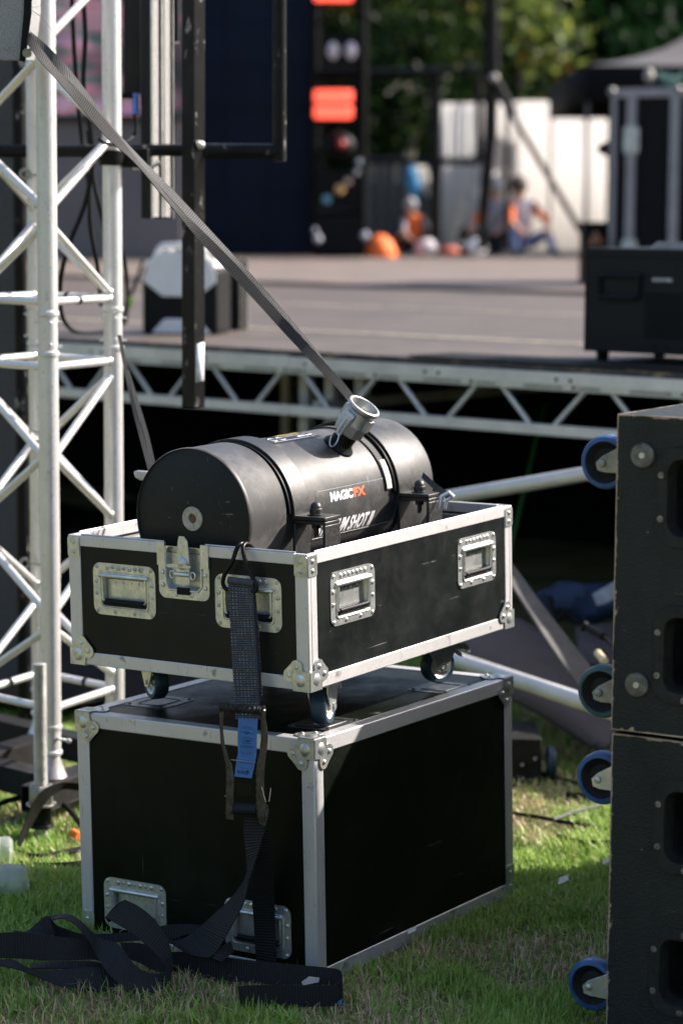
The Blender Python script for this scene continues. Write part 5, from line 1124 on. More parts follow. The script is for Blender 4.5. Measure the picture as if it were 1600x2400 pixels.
M = Matrix.Rotation(R_(-20), 4, 'Z') @ Matrix.Diagonal((.7, .3, 1, 1)); p_ = P(522, 782, 11.5); M.translation = V(p_.x, p_.y, SZ)
EC = thing('flight_case', 'small dark grey case with metal edges beside the power station', 'flight case', M=M)
mb = MB(); mb.box((0, 0, 0), (.13, .30, .33)); build('panel', mb, simple('dusty grey panel', (.022, .021, .02), .6, 0, .3, 12), EC, bev=.004)
mb = MB()
for x in (-.003, .118):
    for y in (-.003, .288): mb.box((x, y, 0), (x + .015, y + .015, .333)); build('edge_trim', mb, steel, EC)

# deck cables near the truss
cabm2 = simple('black cable rubber', (.012, .012, .012), .5, 0, .3, 20)
def cable(pts, r, lab, mat=None, name='cable', cat='cable', grp=None):
    mb = MB(); mb.tube(smooth([D(*p) for p in pts], 8), r, 8); return solo(name, mb, mat or cabm2, lab, cat, group=grp)
cable([(190, -20, 7.6), (196, 80, 7.6), (192, 200, 7.6), (208, 300, 7.6), (212, 380, 7.6), (195, 470, 7.6), (160, 560, 7.6), (140, 640, 7.6), (142, 720, 7.9), (165, 757, 8.6), (200, 765, 9.4), (250, 760, 10.2)], .0075, 'black cable dropping through the truss and curling onto the stage deck')
cable([(165, -20, 7.7), (170, 100, 7.7), (178, 220, 7.7), (190, 330, 7.7), (205, 430, 7.7), (208, 520, 7.7), (225, 620, 7.8), (232, 700, 8.4)], .0070, 'black cable hanging straight down, left one inside the truss')
cable([(203, 300, 7.75), (214, 400, 7.75), (228, 470, 7.75), (245, 540, 7.8), (262, 620, 7.9)], .0070, 'black cable veering behind the right truss tube')
cable([(310, 262, 7.5), (312, 300, 7.5), (296, 322, 7.45), (268, 332, 7.1), (240, 328, 7.0), (228, 318, 7.0)], .0055, 'thin black cable looping from the blue connector to the truss tube')
cable([(268, 540, 7.9), (286, 600, 8.2), (292, 660, 9.0), (290, 700, 10.0), (282, 745, 10.4)], .0075, 'black cable curving down right of the truss onto the deck')
cable([(328, 600, 11.3), (312, 650, 11.2), (296, 690, 11.1), (288, 740, 10.9)], .009, 'black cable with a lime green marker left of the power station')
mb = MB(); mb.tube([D(301, 683, 11.1), D(294, 706, 11.08)], .014, 10); solo('cable_marker', mb, simple('lime green tape', (.30, .60, .03), .5), 'lime green tape marker around the cable on the stage', 'tape marker')
# ================================================================== BLACK HANGING FRAME, LIGHTS NEAR THE TRUSS
b = NB('chipped black paint'); n = b.ramp(b.noise(1, 5, .75, b.coord((30, 30, 14))), [(.60, 0), (.67, 1)]); nn = b.ramp(b.noise(4, 2), [(.42, 0), (.6, 1)])
b.set(b.mix(b.math('MULTIPLY', n, nn), b.ramp(b.noise(12, 5, .7), [(.3, (.0025, .0025, .003)), (.7, (.008, .0085, .009))]), (.45, .44, .43)), .34, 0, .14); chip = b.m
HF = thing('pipe_gantry', 'chipped black steel frame hanging over the stage edge, mitred corner at right', 'steel frame', loc=P(457, 954, 7.4))
def sqpost(mb, u, v0, v1, Y, w_, ang):
    a, c = P(u, v0, Y), P(u, v1, Y); h = w_ / 2; M = Matrix.Rotation(ang, 4, 'Z'); 
    vs = []
    for q in (c, a): vs += [q + M @ V(x, y, 0) for x, y in ((-h, -h), (h, -h), (h, h), (-h, h))]
    mb.add(vs, [(3, 2, 1, 0), (4, 5, 6, 7)] + [(i, (i + 1) % 4, 4 + (i + 1) % 4, 4 + i) for i in range(4)])
mb = MB(); sqpost(mb, 453, -260, 954, 7.4, .050, R_(-38)); build('post', mb, chip, HF, True, bev=.002)
mb = MB(); mb.tube([P(462, 354, 7.42), P(655, 355, 7.42)], .0235, 18); mb.tube([P(655, 378, 7.42), P(655, -260, 7.42)], .0205, 18); build('pipe', mb, chip, HF, True)
mb = MB(); mb.tube([P(-400, 356, 7.5), P(445, 352, 7.5)], .019, 16); build('pipe', mb, chip, HF, True)
mb = MB(); mb.sphere(P(470, 340, 7.38), .014, 10); mb.sphere(P(465, 335, 7.37), .008, 8); build('weld', mb, steel, HF, True)
mb = MB(); a = P(472, 865, 7.36); mb.add([P(461, 806, 7.353), P(479, 802, 7.372), P(478, 892, 7.372), P(459, 896, 7.353)], [(0, 1, 2, 3)]); o = build('paper_tag', mb, simple('white paper tag', (.60, .62, .66), .6), HF, True); o.modifiers.new('t', 'SOLIDIFY').thickness = .001
CLp = thing('pipe_clamp', 'black pipe clamp gripping the right truss tube', 'clamp', loc=P(270, 372, 7.2))
mb = MB(); c_ = P(264, 370, 7.22); mb.lathe(V(R2.x, R2.y, c_.z), (0, 0, 1), [(.029, -.022), (.040, -.022), (.040, .022), (.029, .022)], 24, closed=True); M = Matrix.Translation(c_ + V(.05, .02, 0)); mb.box((-.02, -.03, -.028), (.055, .03, .028), M); mb.cyl(c_ + V(-.045, -.02, 0), c_ + V(-.02, -.02, 0), .008, 8); build('clamp_body', mb, blackmetal, CLp, True, bev=.004)
mb = MB(); mb.tube([c_ + V(.06, .0, -.03), c_ + V(.11, 0, -.028), c_ + V(.14, .0, -.012)], .006, 8); build('lever', mb, steel, CLp, True)
for i, (y_, sd_, yy) in enumerate(((408, -1, 7.42), (1010 , -1, 7.4), (1320, -1, 7.4))):
    a = P(58, y_, yy); mb = MB(); mb.lathe(a, V(.3, -1, 0), [(.010, 0), (.018, .0), (.018, .014), (.010, .014)], 18, closed=True); mb.tube([a + V(.018, 0, 0), a + V(.055, 0, -.004)], .003, 8)
    solo('shackle', mb, steel_dark, ('round steel shackle on the far truss tube, topmost of three', 'round steel shackle on the far truss tube, middle of three', 'round steel shackle on the far truss tube, lowest of three')[i], 'shackle', group='shackles on the far truss tube')
mb = MB(); mb.tube([V(P(50, 800, 8.3).x, 8.3, 0), V(P(50, 800, 8.3).x, 8.3, 3.3)], .022, 14); solo('black_post', mb, chip, 'plain black upright post behind the left tubes of the truss', 'post')
mb = MB(); a, c = P(-140, -120, 8.6), P(40, 1000, 8.6); mb.box((a.x, 8.6, .02), (c.x, 8.62, 3.4)); solo('dark_scrim', mb, simple('dark mesh scrim', (.05, .05, .052), .8, 0, .3, 90), 'dark mesh scrim filling the gap left of the truss', 'scrim')
mb = MB(); n = 14; vs = []  # dark sheet laid on the grass in place of the stage's shade
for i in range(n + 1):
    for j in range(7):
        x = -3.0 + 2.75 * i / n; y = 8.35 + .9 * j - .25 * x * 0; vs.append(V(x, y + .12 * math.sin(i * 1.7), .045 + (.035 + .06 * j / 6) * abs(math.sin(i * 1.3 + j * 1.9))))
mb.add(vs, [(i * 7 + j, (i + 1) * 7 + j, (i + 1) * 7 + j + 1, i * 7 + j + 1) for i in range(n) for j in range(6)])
o = solo('shade_sheet', mb, simple('black shade sheet', (.012, .012, .012), .7), 'black shade sheet standing in for stage shade on the grass behind the truss', 'shade sheet'); o.modifiers.new('t', 'SOLIDIFY').thickness = .003
# LED batten
LBd = thing('light_batten', 'tall black light batten with two columns of white beads, hung upright', 'stage light', loc=P(372, 513, 7.6))
ang = R_(40); n_ = V(math.sin(ang), -math.cos(ang), 0); t_ = V(math.cos(ang), math.sin(ang), 0)
pb = P(355, 512, 7.6); pt_ = P(355, -120, 7.6); H_ = pt_.z - pb.z; fw = .084; dp = .055
M = Matrix((t_, -n_, V(0, 0, 1))).transposed().to_4x4(); M.translation = V(pb.x, pb.y, pb.z)
mb = MB(); mb.box((0, 0, 0), (fw, dp, H_), M); build('housing', mb, blackp, LBd, True, bev=.002)
mb = MB(); mb.box((.0385, -.0035, .004), (.0445, .0, H_), M); mb.box((0, -.004, 0), (.0025, 0, H_), M); mb.box((fw - .0025, -.004, 0), (fw, 0, H_), M); build('chrome_strip', mb, steel, LBd, True)
mb = MB(); rows_ = int(H_ / .0082)
for i in range(rows_):
    z = .006 + i * .0082
    for x in (.006, .0165, .0500, .0605): mb.box((x, -.004, z), (x + .0085, .0, z + .0050), M)
build('led_strip', mb, simple('white led bead', (.80, .77, .74), .3, 0, .1, 200), LBd, True, smooth_=False)
mb = MB(); mb.box((.003, -.001, .003), (.037, 0, H_), M); mb.box((.046, -.001, .003), (fw - .003, 0, H_), M); build('led_board', mb, simple('dark led board', (.02, .02, .02), .5), LBd, True)
FX2 = thing('light_fixture', 'dark grey narrow light fixture left of the bead batten with a blue plug', 'stage light', loc=P(310, 219, 7.7))
mb = MB(); a, c = P(290, -120, 7.72), P(332, 219, 7.72); mb.box((a.x, 7.70, c.z), (c.x, 7.80, a.z)); build('housing', mb, simple('dark grey housing', (.035, .036, .038), .5, 0, .1, 10), FX2, True, bev=.003)
mb = MB(); mb.tube([P(317, 218, 7.66), P(318, 268, 7.66)], .0115, 14); build('blue_plug', mb, simple('blue plug plastic', (.08, .17, .55), .4), FX2, True)
mb = MB(); a = P(300, 222, 7.66); mb.box((a.x - .03, 7.65, a.z - .012), (a.x + .02, 7.68, a.z + .006)); build('bracket', mb, blackmetal, FX2, True)
FX3 = thing('light_fixture', 'slim dark bracket bar right of the bead batten top', 'stage light', loc=P(415, 102, 7.7))
mb = MB(); a, c = P(408, -120, 7.7), P(418, 102, 7.7); mb.box((a.x, 7.68, c.z), (c.x, 7.72, a.z)); build('bar', mb, blackp, FX3, True); mb = MB(); mb.cyl(P(410, 100, 7.67), P(420, 100, 7.67), .003, 6); build('screw', mb, steel, FX3, True)

# ================================================================== FAR END OF THE STAGE
# video wall
LW = thing('video_wall', 'dark navy video wall of panels on the far side of the stage', 'video screen', loc=V(-1.6, 29, SZ + .03))
b = NB('dark led panel'); n = b.noise(.9, 4, .6, b.coord((1, 1, 1))); nb_ = b.noise(1, 3, .5, b.coord((3, 3, 14)))
c = b.mix(b.ramp(nb_, [(.4, 0), (.7, .7)]), b.ramp(n, [(.3, (.003, .007, .016)), (.7, (.005, .011, .034))]), (.006, .009, .014)); b.set(c, .5, 0, .12); ledm = b.m
xa = P(430, 300, 29).x; xb = P(729, 300, 29).x
mb = MB(); mb.box((xa, 28.95, SZ + .02), (xb, 29.15, 5.6)); build('screen', mb, ledm, LW, True)
mb = MB()
for k in range(0, 9): mb.box((xa, 28.944, SZ + .25 + k * .5), (xb, 28.951, SZ + .256 + k * .5))
for k in range(1, 3): mb.box((xa + k * .5, 28.944, SZ + .02), (xa + k * .5 + .005, 28.951, 5.6))
build('panel_gap', mb, simple('panel gap', (.003, .005, .01), .8), LW, True)
mb = MB(); mb.box((xb, 28.9, SZ + .02), (xb + .06, 29.2, 5.6)); mb.box((xb + .10, 28.9, SZ + .02), (xb + .15, 29.2, 5.6)); build('side_post', mb, blackmetal, LW, True)
b = NB('screen picture'); vv = b.coord((1.4, 1, 9)); n = b.noise(1.5, 3, .55, vv, .5); c = b.ramp(n, [(.32, (.02, .02, .025)), (.45, (.07, .18, .18)), (.53, (.45, .12, .20)), (.60, (.50, .32, .42)), (.70, (.10, .05, .30))])
fade = b.ramp(b.noise(.8, 3, .6, b.coord((1, 1, 1))), [(.35, .0), (.6, 1)])
b.b.inputs['Base Color'].default_value = (.01, .01, .012, 1); b.l(b.mix(1.0, c, fade, 'MULTIPLY'), b.b.inputs['Emission Color']); b.b.inputs['Emission Strength'].default_value = .4
SW2 = thing('video_wall', 'left video screen showing blurred pink and teal stripes behind the truss', 'video screen', loc=V(-3.6, 26, SZ + .03))
x0_, x1_ = P(-260, 100, 26).x, P(425, 100, 26).x
mb = MB(); mb.box((x0_, 26, P(0, 275, 26).z), (x1_, 26.15, 5.6)); build('picture', mb, b.m, SW2, True)
grey_sc = simple('grey screen panel', (.10, .09, .093), .5, 0, .25, .7)
mb = MB(); mb.box((x0_, 26.001, SZ + .03), (x1_, 26.151, P(0, 276, 26).z)); build('lower_panel', mb, grey_sc, SW2, True)
mb = MB(); mb.box((x0_, 25.9, P(0, 282, 26).z), (x1_, 25.98, P(0, 268, 26).z)); build('edge_bar', mb, simple('dusty black bar', (.03, .026, .025), .5), SW2, True)

blk = simple('black rig steel', (.010, .010, .011), .5, .1, .3, 2)
def bars(name, label, cat, segs, r, Y, mat=None, group=None):
    T = thing(name, label, cat, loc=P(*segs[0][2], Y) if False else P(segs[0][0][0], max(s_[0][1] for s_ in segs), Y), group=group)
    for s_ in segs:
        mb = MB(); mb.tube([P(*s_[0], Y), P(*s_[1], Y)], s_[2] if len(s_) > 2 else r, 8); build('bar', mb, mat or blk, T, True)
    return T
bars('lighting_tower', 'narrow black lighting tower beside the navy video wall', 'lighting tower', [((738, 600), (738, -60), .05), ((850, 600), (850, -60), .05), ((738, 168), (850, 168), .04), ((740, 380), (850, 205), .02), ((740, 60), (850, -10), .02), ((738, 500), (850, 500), .05), ((738, 596), (850, 596), .05), ((738, 176), (850, 176), .05), ((830, 600), (830, 170), .03)], .04, 28.5)
bars('steel_frame', 'black rectangular steel frame standing at the back of the stage', 'steel frame', [((850, 172), (1130, 165)), ((860, 378), (1125, 378)), ((1020, 172), (1020, 585), .07), ((1121, 158), (1121, 380)), ((1010, 585), (1180, 585), .05)], .045, 29)
bars('curtain_pole', 'thick black cable-wrapped pole rising out of the picture', 'pole', [((1150, -60), (1152, 200), .085), ((1152, 200), (1148, 330), .08), ((1148, 330), (1132, 500), .07), ((1132, 500), (1128, 585), .055)], .05, 28)
bars('tripod_stand', 'black lighting stand with a long slanting leg by the white wall', 'stand', [((1155, 183), (1200, 265), .055), ((1195, 262), (1362, 545), .034), ((1187, 240), (1187, 585), .026)], .02, 27)
mb = MB(); mb.sphere(P(1157, 182, 26.9), .05, 12, 1, 1, .9); solo('clamp_knob', mb, simple('pale metal knob', (.30, .28, .27), .4, .3), 'pale round clamp on the black pole at the back', 'clamp')
# lights in the tower
redm = NB('lit red lamp'); redm.b.inputs['Base Color'].default_value = (.5, .05, .03, 1); redm.b.inputs['Emission Color'].default_value = (1.0, .095, .055, 1); redm.b.inputs['Emission Strength'].default_value = 1.0
def blinder(v0, v1, label, Y=28.3):
    T = thing('red_light', label, 'stage light', loc=P(780, v1, Y)); a, c = P(736, v0, Y), P(826, v1, Y); mid = (a.z + c.z) / 2
    mb = MB(); mb.box((a.x - .02, Y + .05, c.z - .02), (c.x + .02, Y + .2, a.z + .02)); build('housing', mb, blk, T, True)
    for z0_, z1_ in ((mid + .016, a.z), (c.z, mid - .016)): 
        mb = MB(); mb.box((a.x, Y, z0_), (c.x, Y + .049, z1_)); build('lamp', mb, redm.m, T, True, bev=.03)
blinder(210, 278, 'glowing red double lamp in the black lighting tower'); blinder(-70, 3, 'glowing red lamp cut by the top edge of the picture')
T = thing('twin_lens_light', 'black twin stage light with two pale round lenses', 'stage light', loc=P(800, 150, 28.2))
mb = MB(); a, c = P(752, 82, 28.2), P(846, 152, 28.2); mb.box((a.x, 28.2, c.z), (c.x, 28.4, a.z)); build('housing', mb, blk, T, True)
for u in (780, 822):
    mb = MB(); mb.lathe(P(u, 119, 28.19), (0, -1, 0), [(0, .03), (.05, .025), (.085, 0), (.085, -.02)], 20); mb.shift(Matrix.Translation(P(u, 119, 28.19)) @ Matrix.Diagonal((.75, 1, 1.15, 1)) @ Matrix.Translation(-P(u, 119, 28.19))); build('lens', mb, simple('pale lens', (.55, .48, .52), .15), T, True)
T = thing('moving_head', 'black moving head stage light with a red reflection', 'stage light', loc=P(795, 500, 28.2))
mb = MB(); c_ = P(795, 345, 28.2); mb.sphere(c_, .19, 16, 1, .8, .9); build('head', mb, blk, T, True)
mb = MB(); mb.sphere(P(800, 338, 28.03), .05, 10); build('red_glint', mb, simple('painted red glint', (.35, .01, .01), .3), T, True)  # reflected red light on the head, put in as colour
mb = MB(); mb.tube([P(750, 420, 28.2), P(748, 360, 28.2)], .04, 8); mb.tube([P(838, 420, 28.2), P(840, 360, 28.2)], .04, 8); a, c = P(745, 400, 28.2), P(845, 490, 28.2); mb.box((a.x, 28.1, c.z), (c.x, 28.4, a.z)); build('yoke', mb, blk, T, True)
mb = MB(); 
T = thing('effects_unit', 'low black unit with pale and amber lenses at the tower foot', 'stage light', loc=P(790, 590, 27.6))
a, c = P(738, 505, 27.8), P(848, 592, 27.8); mb.box((a.x, 27.8, c.z), (c.x, 28.1, a.z)); build('housing', mb, blk, T, True)
for u, v_, r_, cl in ((796, 444, .07, (.55, .33, .12)), (765, 468, .06, (.10, .30, .40)), (815, 425, .05, (.40, .28, .24)), (745, 560, .06, (.45, .45, .50)), (738, 540, .04, (.35, .35, .4)), (855, 552, .06, (.38, .38, .45)), (840, 380, .04, (.2, .25, .3)), (835, 405, .04, (.2, .22, .26))):
    mb = MB(); mb.sphere(P(u, v_, 27.7), r_ * .8, 10); build('lens', mb, simple('lens tint %d' % len(MT), cl, .25), T, True)

# white marquee walls
b = NB('white tent wall'); wv = b.n('ShaderNodeTexWave'); wv.inputs['Scale'].default_value = 1.1; wv.inputs['Distortion'].default_value = 5; b.l(b.coord((1, .2, .25)), wv.inputs['Vector'])
b.set((.60, .57, .545), .8)
tr = b.n('ShaderNodeBsdfTranslucent'); tr.inputs[0].default_value = (.62, .585, .55, 1); mx = b.n('ShaderNodeMixShader'); mx.inputs[0].default_value = .5
b.l(b.b.outputs[0], mx.inputs[1]); b.l(tr.outputs[0], mx.inputs[2]); b.l(mx.outputs[0], b.out.inputs[0]); tentw = b.m
b = NB('shaded grey sheet'); b.set(b.ramp(b.noise(1.2, 3), [(.3, (.66, .63, .60)), (.7, (.74, .71, .68))]), .85); b.bump(b.noise(1.5, 2, .5, b.coord((2, .3, .4))), .6, .3)
tr = b.n('ShaderNodeBsdfTranslucent'); tr.inputs[0].default_value = (.45, .42, .39, 1); mx = b.n('ShaderNodeMixShader'); mx.inputs[0].default_value = .45
b.l(b.b.outputs[0], mx.inputs[1]); b.l(tr.outputs[0], mx.inputs[2]); b.l(mx.outputs[0], b.out.inputs[0]); sheetm = b.m
TW = thing('marquee', 'long white marquee wall behind the stage in full sun', 'marquee', loc=P(1300, 600, 36))
def wall(mb, u0, u1, vt, Yt, Ye, zb=0.0, waves=0.0, n=24):
    a = P(u0, vt, Yt); c = P(u1, vt, Ye); vs = []
    for i in range(n + 1):
        t = i / n; p = a.lerp(c, t); o_ = waves * math.sin(i * 1.9) * .5; vs += [V(p.x, p.y + o_, zb), V(p.x, p.y + o_ * .4, p.z)]
    mb.add(vs, [(2 * i, 2 * i + 2, 2 * i + 3, 2 * i + 1) for i in range(n)])
mb = MB(); wall(mb, 1208, 1420, 237, 35.6, 37.4, 0, .03); o = build('wall', mb, tentw, TW, True); o.modifiers.new('t', 'SOLIDIFY').thickness = .02
mb = MB(); wall(mb, 1152, 1206, 240, 35.8, 36.4, 0, .1, 10); o = build('wall', mb, tentw, TW, True); o.modifiers.new('t', 'SOLIDIFY').thickness = .02
mb = MB(); mb.tube([P(1373, 230, 35.9), P(1376, 600, 35.9)], .035, 8); build('corner_pole', mb, simple('pole grey', (.35, .34, .33), .5, .3), TW, True)
SH = thing('marquee', 'grey shaded tent sheets hanging in folds behind the steel frame', 'marquee', loc=P(1060, 600, 34.5))
mb = MB(); wall(mb, 1022, 1166, 242, 34.6, 34.9, 0, .04, 14); o = build('sheet', mb, sheetm, SH, True); o.modifiers.new('t', 'SOLIDIFY').thickness = .02
SH2 = thing('dark_tent', 'dark olive grey tent side low behind the steel frame', 'tent', loc=P(930, 600, 33))
mb = MB(); wall(mb, 850, 1016, 378, 33.3, 33, 0, .12, 20); o = build('side', mb, simple('olive grey cloth', (.055, .052, .045), .85), SH2, True); o.modifiers.new('t', 'SOLIDIFY').thickness = .02
mb = MB(); a = [(972, 385), (1000, 388), (1014, 440), (1014, 470), (1000, 458), (985, 430)]
vs = [P(u, v_, 32.7 + .05 * i) for i, (u, v_) in enumerate(a)] ; vs += [v + V(0, .02, 0) for v in vs]; mb.add(vs, [tuple(range(6)), tuple(range(11, 5, -1))] + [(i, (i + 1) % 6, 6 + (i + 1) % 6, 6 + i) for i in range(6)])
solo('white_sheet', mb, tentw, 'small white sheet hanging by the frame post', 'sheet')
mb = MB(); mb.tube([P(960, 388, 32.5), P(968, 430, 32.5), P(975, 480, 32.5)], [.05, .09, .03], 8); solo('blue_banner', mb, simple('bright blue cloth', (.03, .22, .42), .7), 'bright blue rolled cloth hanging beside the white sheet', 'banner')

# canopy tent top right
CT = thing('canopy_tent', 'grey pitched canopy with black valance at the upper right', 'canopy tent', loc=P(1500, 600, 22))
cy = 30.0; cx0 = P(1372, 150, cy).x; zt = P(1372, 152, cy).z; apex = V(cx0 + 2.85, cy + 2.5, zt + 1.45)
cs = [V(cx0, cy, zt), V(cx0 + 5.7, cy - .2, zt - .02), V(cx0 + 5.7, cy + 5.2, zt), V(cx0, cy + 5.2, zt)]
mb = MB(); vs = []
for i in range(4):
    a, c = cs[i], cs[(i + 1) % 4]; n = 8; base = len(mb.v)
    grid = []
    for j in range(n + 1):
        t = j / n
        for k in range(n + 1):
            e_ = a.lerp(c, k / n); p = e_.lerp(apex, t); p.z -= .34 * math.sin(math.pi * t) * (1 - t * .3); grid.append(p)
    mb.add(grid, [(j * (n + 1) + k, j * (n + 1) + k + 1, (j + 1) * (n + 1) + k + 1, (j + 1) * (n + 1) + k) for j in range(n) for k in range(n)])
build('roof', mb, simple('grey canopy cloth', (.062, .056, .057), .7, 0, .08, 1), CT, True)
mb = MB()
for i in range(4):
    a, c = cs[i], cs[(i + 1) % 4]; mb.add([a, c, c - V(0, 0, .45), a - V(0, 0, .45)], [(0, 1, 2, 3)])
o = build('valance', mb, simple('black valance cloth', (.014, .014, .016), .8), CT, True); o.modifiers.new('t', 'SOLIDIFY').thickness = .01
mb = MB()
for q in cs: mb.tube([V(q.x + .03, q.y + .03, 0), V(q.x + .03, q.y + .03, zt - .02)], .022, 8)
build('leg', mb, simple('tent leg', (.10, .10, .10), .5, .4), CT, True)
# plants / bits seen under the canopy
mb = MB(); mb.sphere(P(1520, 178, 18.6), .05, 10, .8, 1, 1.2); solo('work_light', mb, simple('cream shade', (.35, .30, .26), .6), 'small cream lamp head on top of the tall rack case', 'lamp')
mb = MB()
for i in range(26): mb.sphere(P(1552 + random.uniform(-18, 45), 190 + random.uniform(-16, 14), 18.7 + random.uniform(-.1, .1)), random.uniform(.015, .04), 6)
solo('cable_bundle', mb, simple('teal green bundle', (.03, .10, .09), .6, 0, .6, 40), 'dark teal tangle of cable on top of the rack case', 'cable bundle')

# tall rack case on the stage
RKY = 18.5; M = Matrix((V(.86, -.5, 0).normalized(), V(.5, .86, 0).normalized(), V(0, 0, 1))).transposed().to_4x4(); q = P(1425, 600, RKY); M = M @ Matrix.Scale(1.47, 4); M.translation = V(q.x, q.y, SZ + .03)
zr = (P(1425, 218, RKY).z - SZ) / 1.47
RK = thing('rack_case', 'tall black rack flight case with dull aluminium edges on the stage', 'flight case', M=M)
railg = simple('dull case rail', (.30, .275, .275), .5, .35, .15, 8)
mb = MB(); mb.box((.01, .01, 0), (.62, .7, zr - .01)); build('panel', mb, simple('black case panel', (.008, .008, .010), .5, 0, .3, 3), RK)
mb = MB()
for x, w_ in ((-.0, .028), (.086, .05), (.325, .05), (.53, .05)): mb.box((x, -.004, 0), (x + w_, .02, zr))
mb.box((.028, -.002, zr - .045), (.62, .02, zr)); mb.box((-.002, .02, zr - .03), (.02, .7, zr)); build('rail', mb, railg, RK, bev=.004)
mb = MB()
for x in (0, .365, .59): mb.sphere((x, .0, zr - .012), .022, 12)
build('ball_corner', mb, steel_dark, RK)
mb = MB()
for z in (zr - .26, .16):
    for x in (.075, .43): mb.prism(rrect(x, z - .07, x + .085, z + .07, .02), (0, -.0045, 0), (1, 0, 0), (0, 0, 1), .008); mb.prism(rrect(x + .02, z - .04, x + .065, z + .05, .01), (0, -.013, 0), (1, 0, 0), (0, 0, 1), .006)
build('latch', mb, steel, RK, bev=.002)
mb = MB(); mb.lathe((-.115, .1, zr - .30), (1, 0, 0), [(.0, 0), (.012, 0), (.03, .02), (.035, .04), (.05, .07), (.09, .10), (.1, .115), (0, .115)], 20); build('castor', mb, blk, RK)
mb = MB(); a = P(1366, 520, 18.8); mb.box((a.x, 18.75, SZ + .03), (a.x + .2, 19.1, a.z)); solo('black_box', mb, blk, 'small black box on the stage left of the rack case', 'box', bev=.006)
mb = MB(); mb.tube([P(1384, 575, 18.4), P(1396, 548, 18.4), P(1405, 572, 18.4)], .026, 8); solo('brown_glove', mb, simple('brown leather', (.26, .12, .05), .7), 'small brown glove left of the rack case foot', 'glove')

# ------------------------------------------------------------ people at the back of the stage
def person(label, joints, edges, radii, zones, hair, loc, group=None):
    me = bpy.data.meshes.new('person'); ks = list(joints); me.from_pydata([joints[k] for k in ks], [(ks.index(a), ks.index(c)) for a, c in edges], [])
    o = bpy.data.objects.new('tmp', me); COL.objects.link(o); sk = o.modifiers.new('s', 'SKIN'); sk.use_smooth_shade = True
    for k, d in zip(ks, me.skin_vertices[0].data): d.radius = radii[k]; 
    me.skin_vertices[0].data[ks.index('pelvis')].use_root = True
    ss = o.modifiers.new('b', 'SUBSURF'); ss.levels = ss.render_levels = 2
    dg = bpy.context.evaluated_depsgraph_get(); m2 = bpy.data.meshes.new_from_object(o.evaluated_get(dg)); bpy.data.objects.remove(o)
    m2.materials.clear()
    names = []
    for z_ in zones.values():
        if z_ not in names: names.append(z_)
    for nme in names: m2.materials.append(nme)
    segs = [(Vector(joints[a]), Vector(joints[c]), zones[(a, c)]) for a, c in edges]
    def dist(p, a, c):
        ab = c - a; t = max(0, min(1, (p - a).dot(ab) / max(ab.length_squared, 1e-9))); return (p - (a + ab * t)).length
    for f in m2.polygons:
        f.use_smooth = True; best = min(segs, key=lambda s_: dist(f.center, s_[0], s_[1])); f.material_index = names.index(best[2])
    p = bpy.data.objects.new('person', m2); COL.objects.link(p); p.location = loc; tag(p, label, 'person', group); MATX[p.name] = Matrix.Translation(loc)
    mb = MB(); h = Vector(joints['head']); mb.sphere(h + V(.0, .025, .025), .115, 14, .95, 1.0, 1.05); build('hair', mb, hair, p)
    return p
skin = simple('skin', (.50, .28, .20), .55, 0, .1, 8); orange = simple('hi-vis orange', (.85, .16, .02), .7, 0, .1, 4); paleshirt = simple('pale shirt', (.62, .55, .56), .8, 0, .1, 4); pinks = simple('pale pink cloth', (.65, .42, .40), .8, 0, .1, 4)
jeans = simple('blue jeans', (.14, .19, .34), .8, 0, .2, 6); darkc = simple('dark clothes', (.03, .03, .035), .8, 0, .2, 6); hairb = simple('brown hair', (.06, .04, .025), .7); hairg = simple('grey hair', (.35, .33, .32), .8); greyc = simple('grey cloth', (.30, .30, .32), .8, 0, .1, 5)
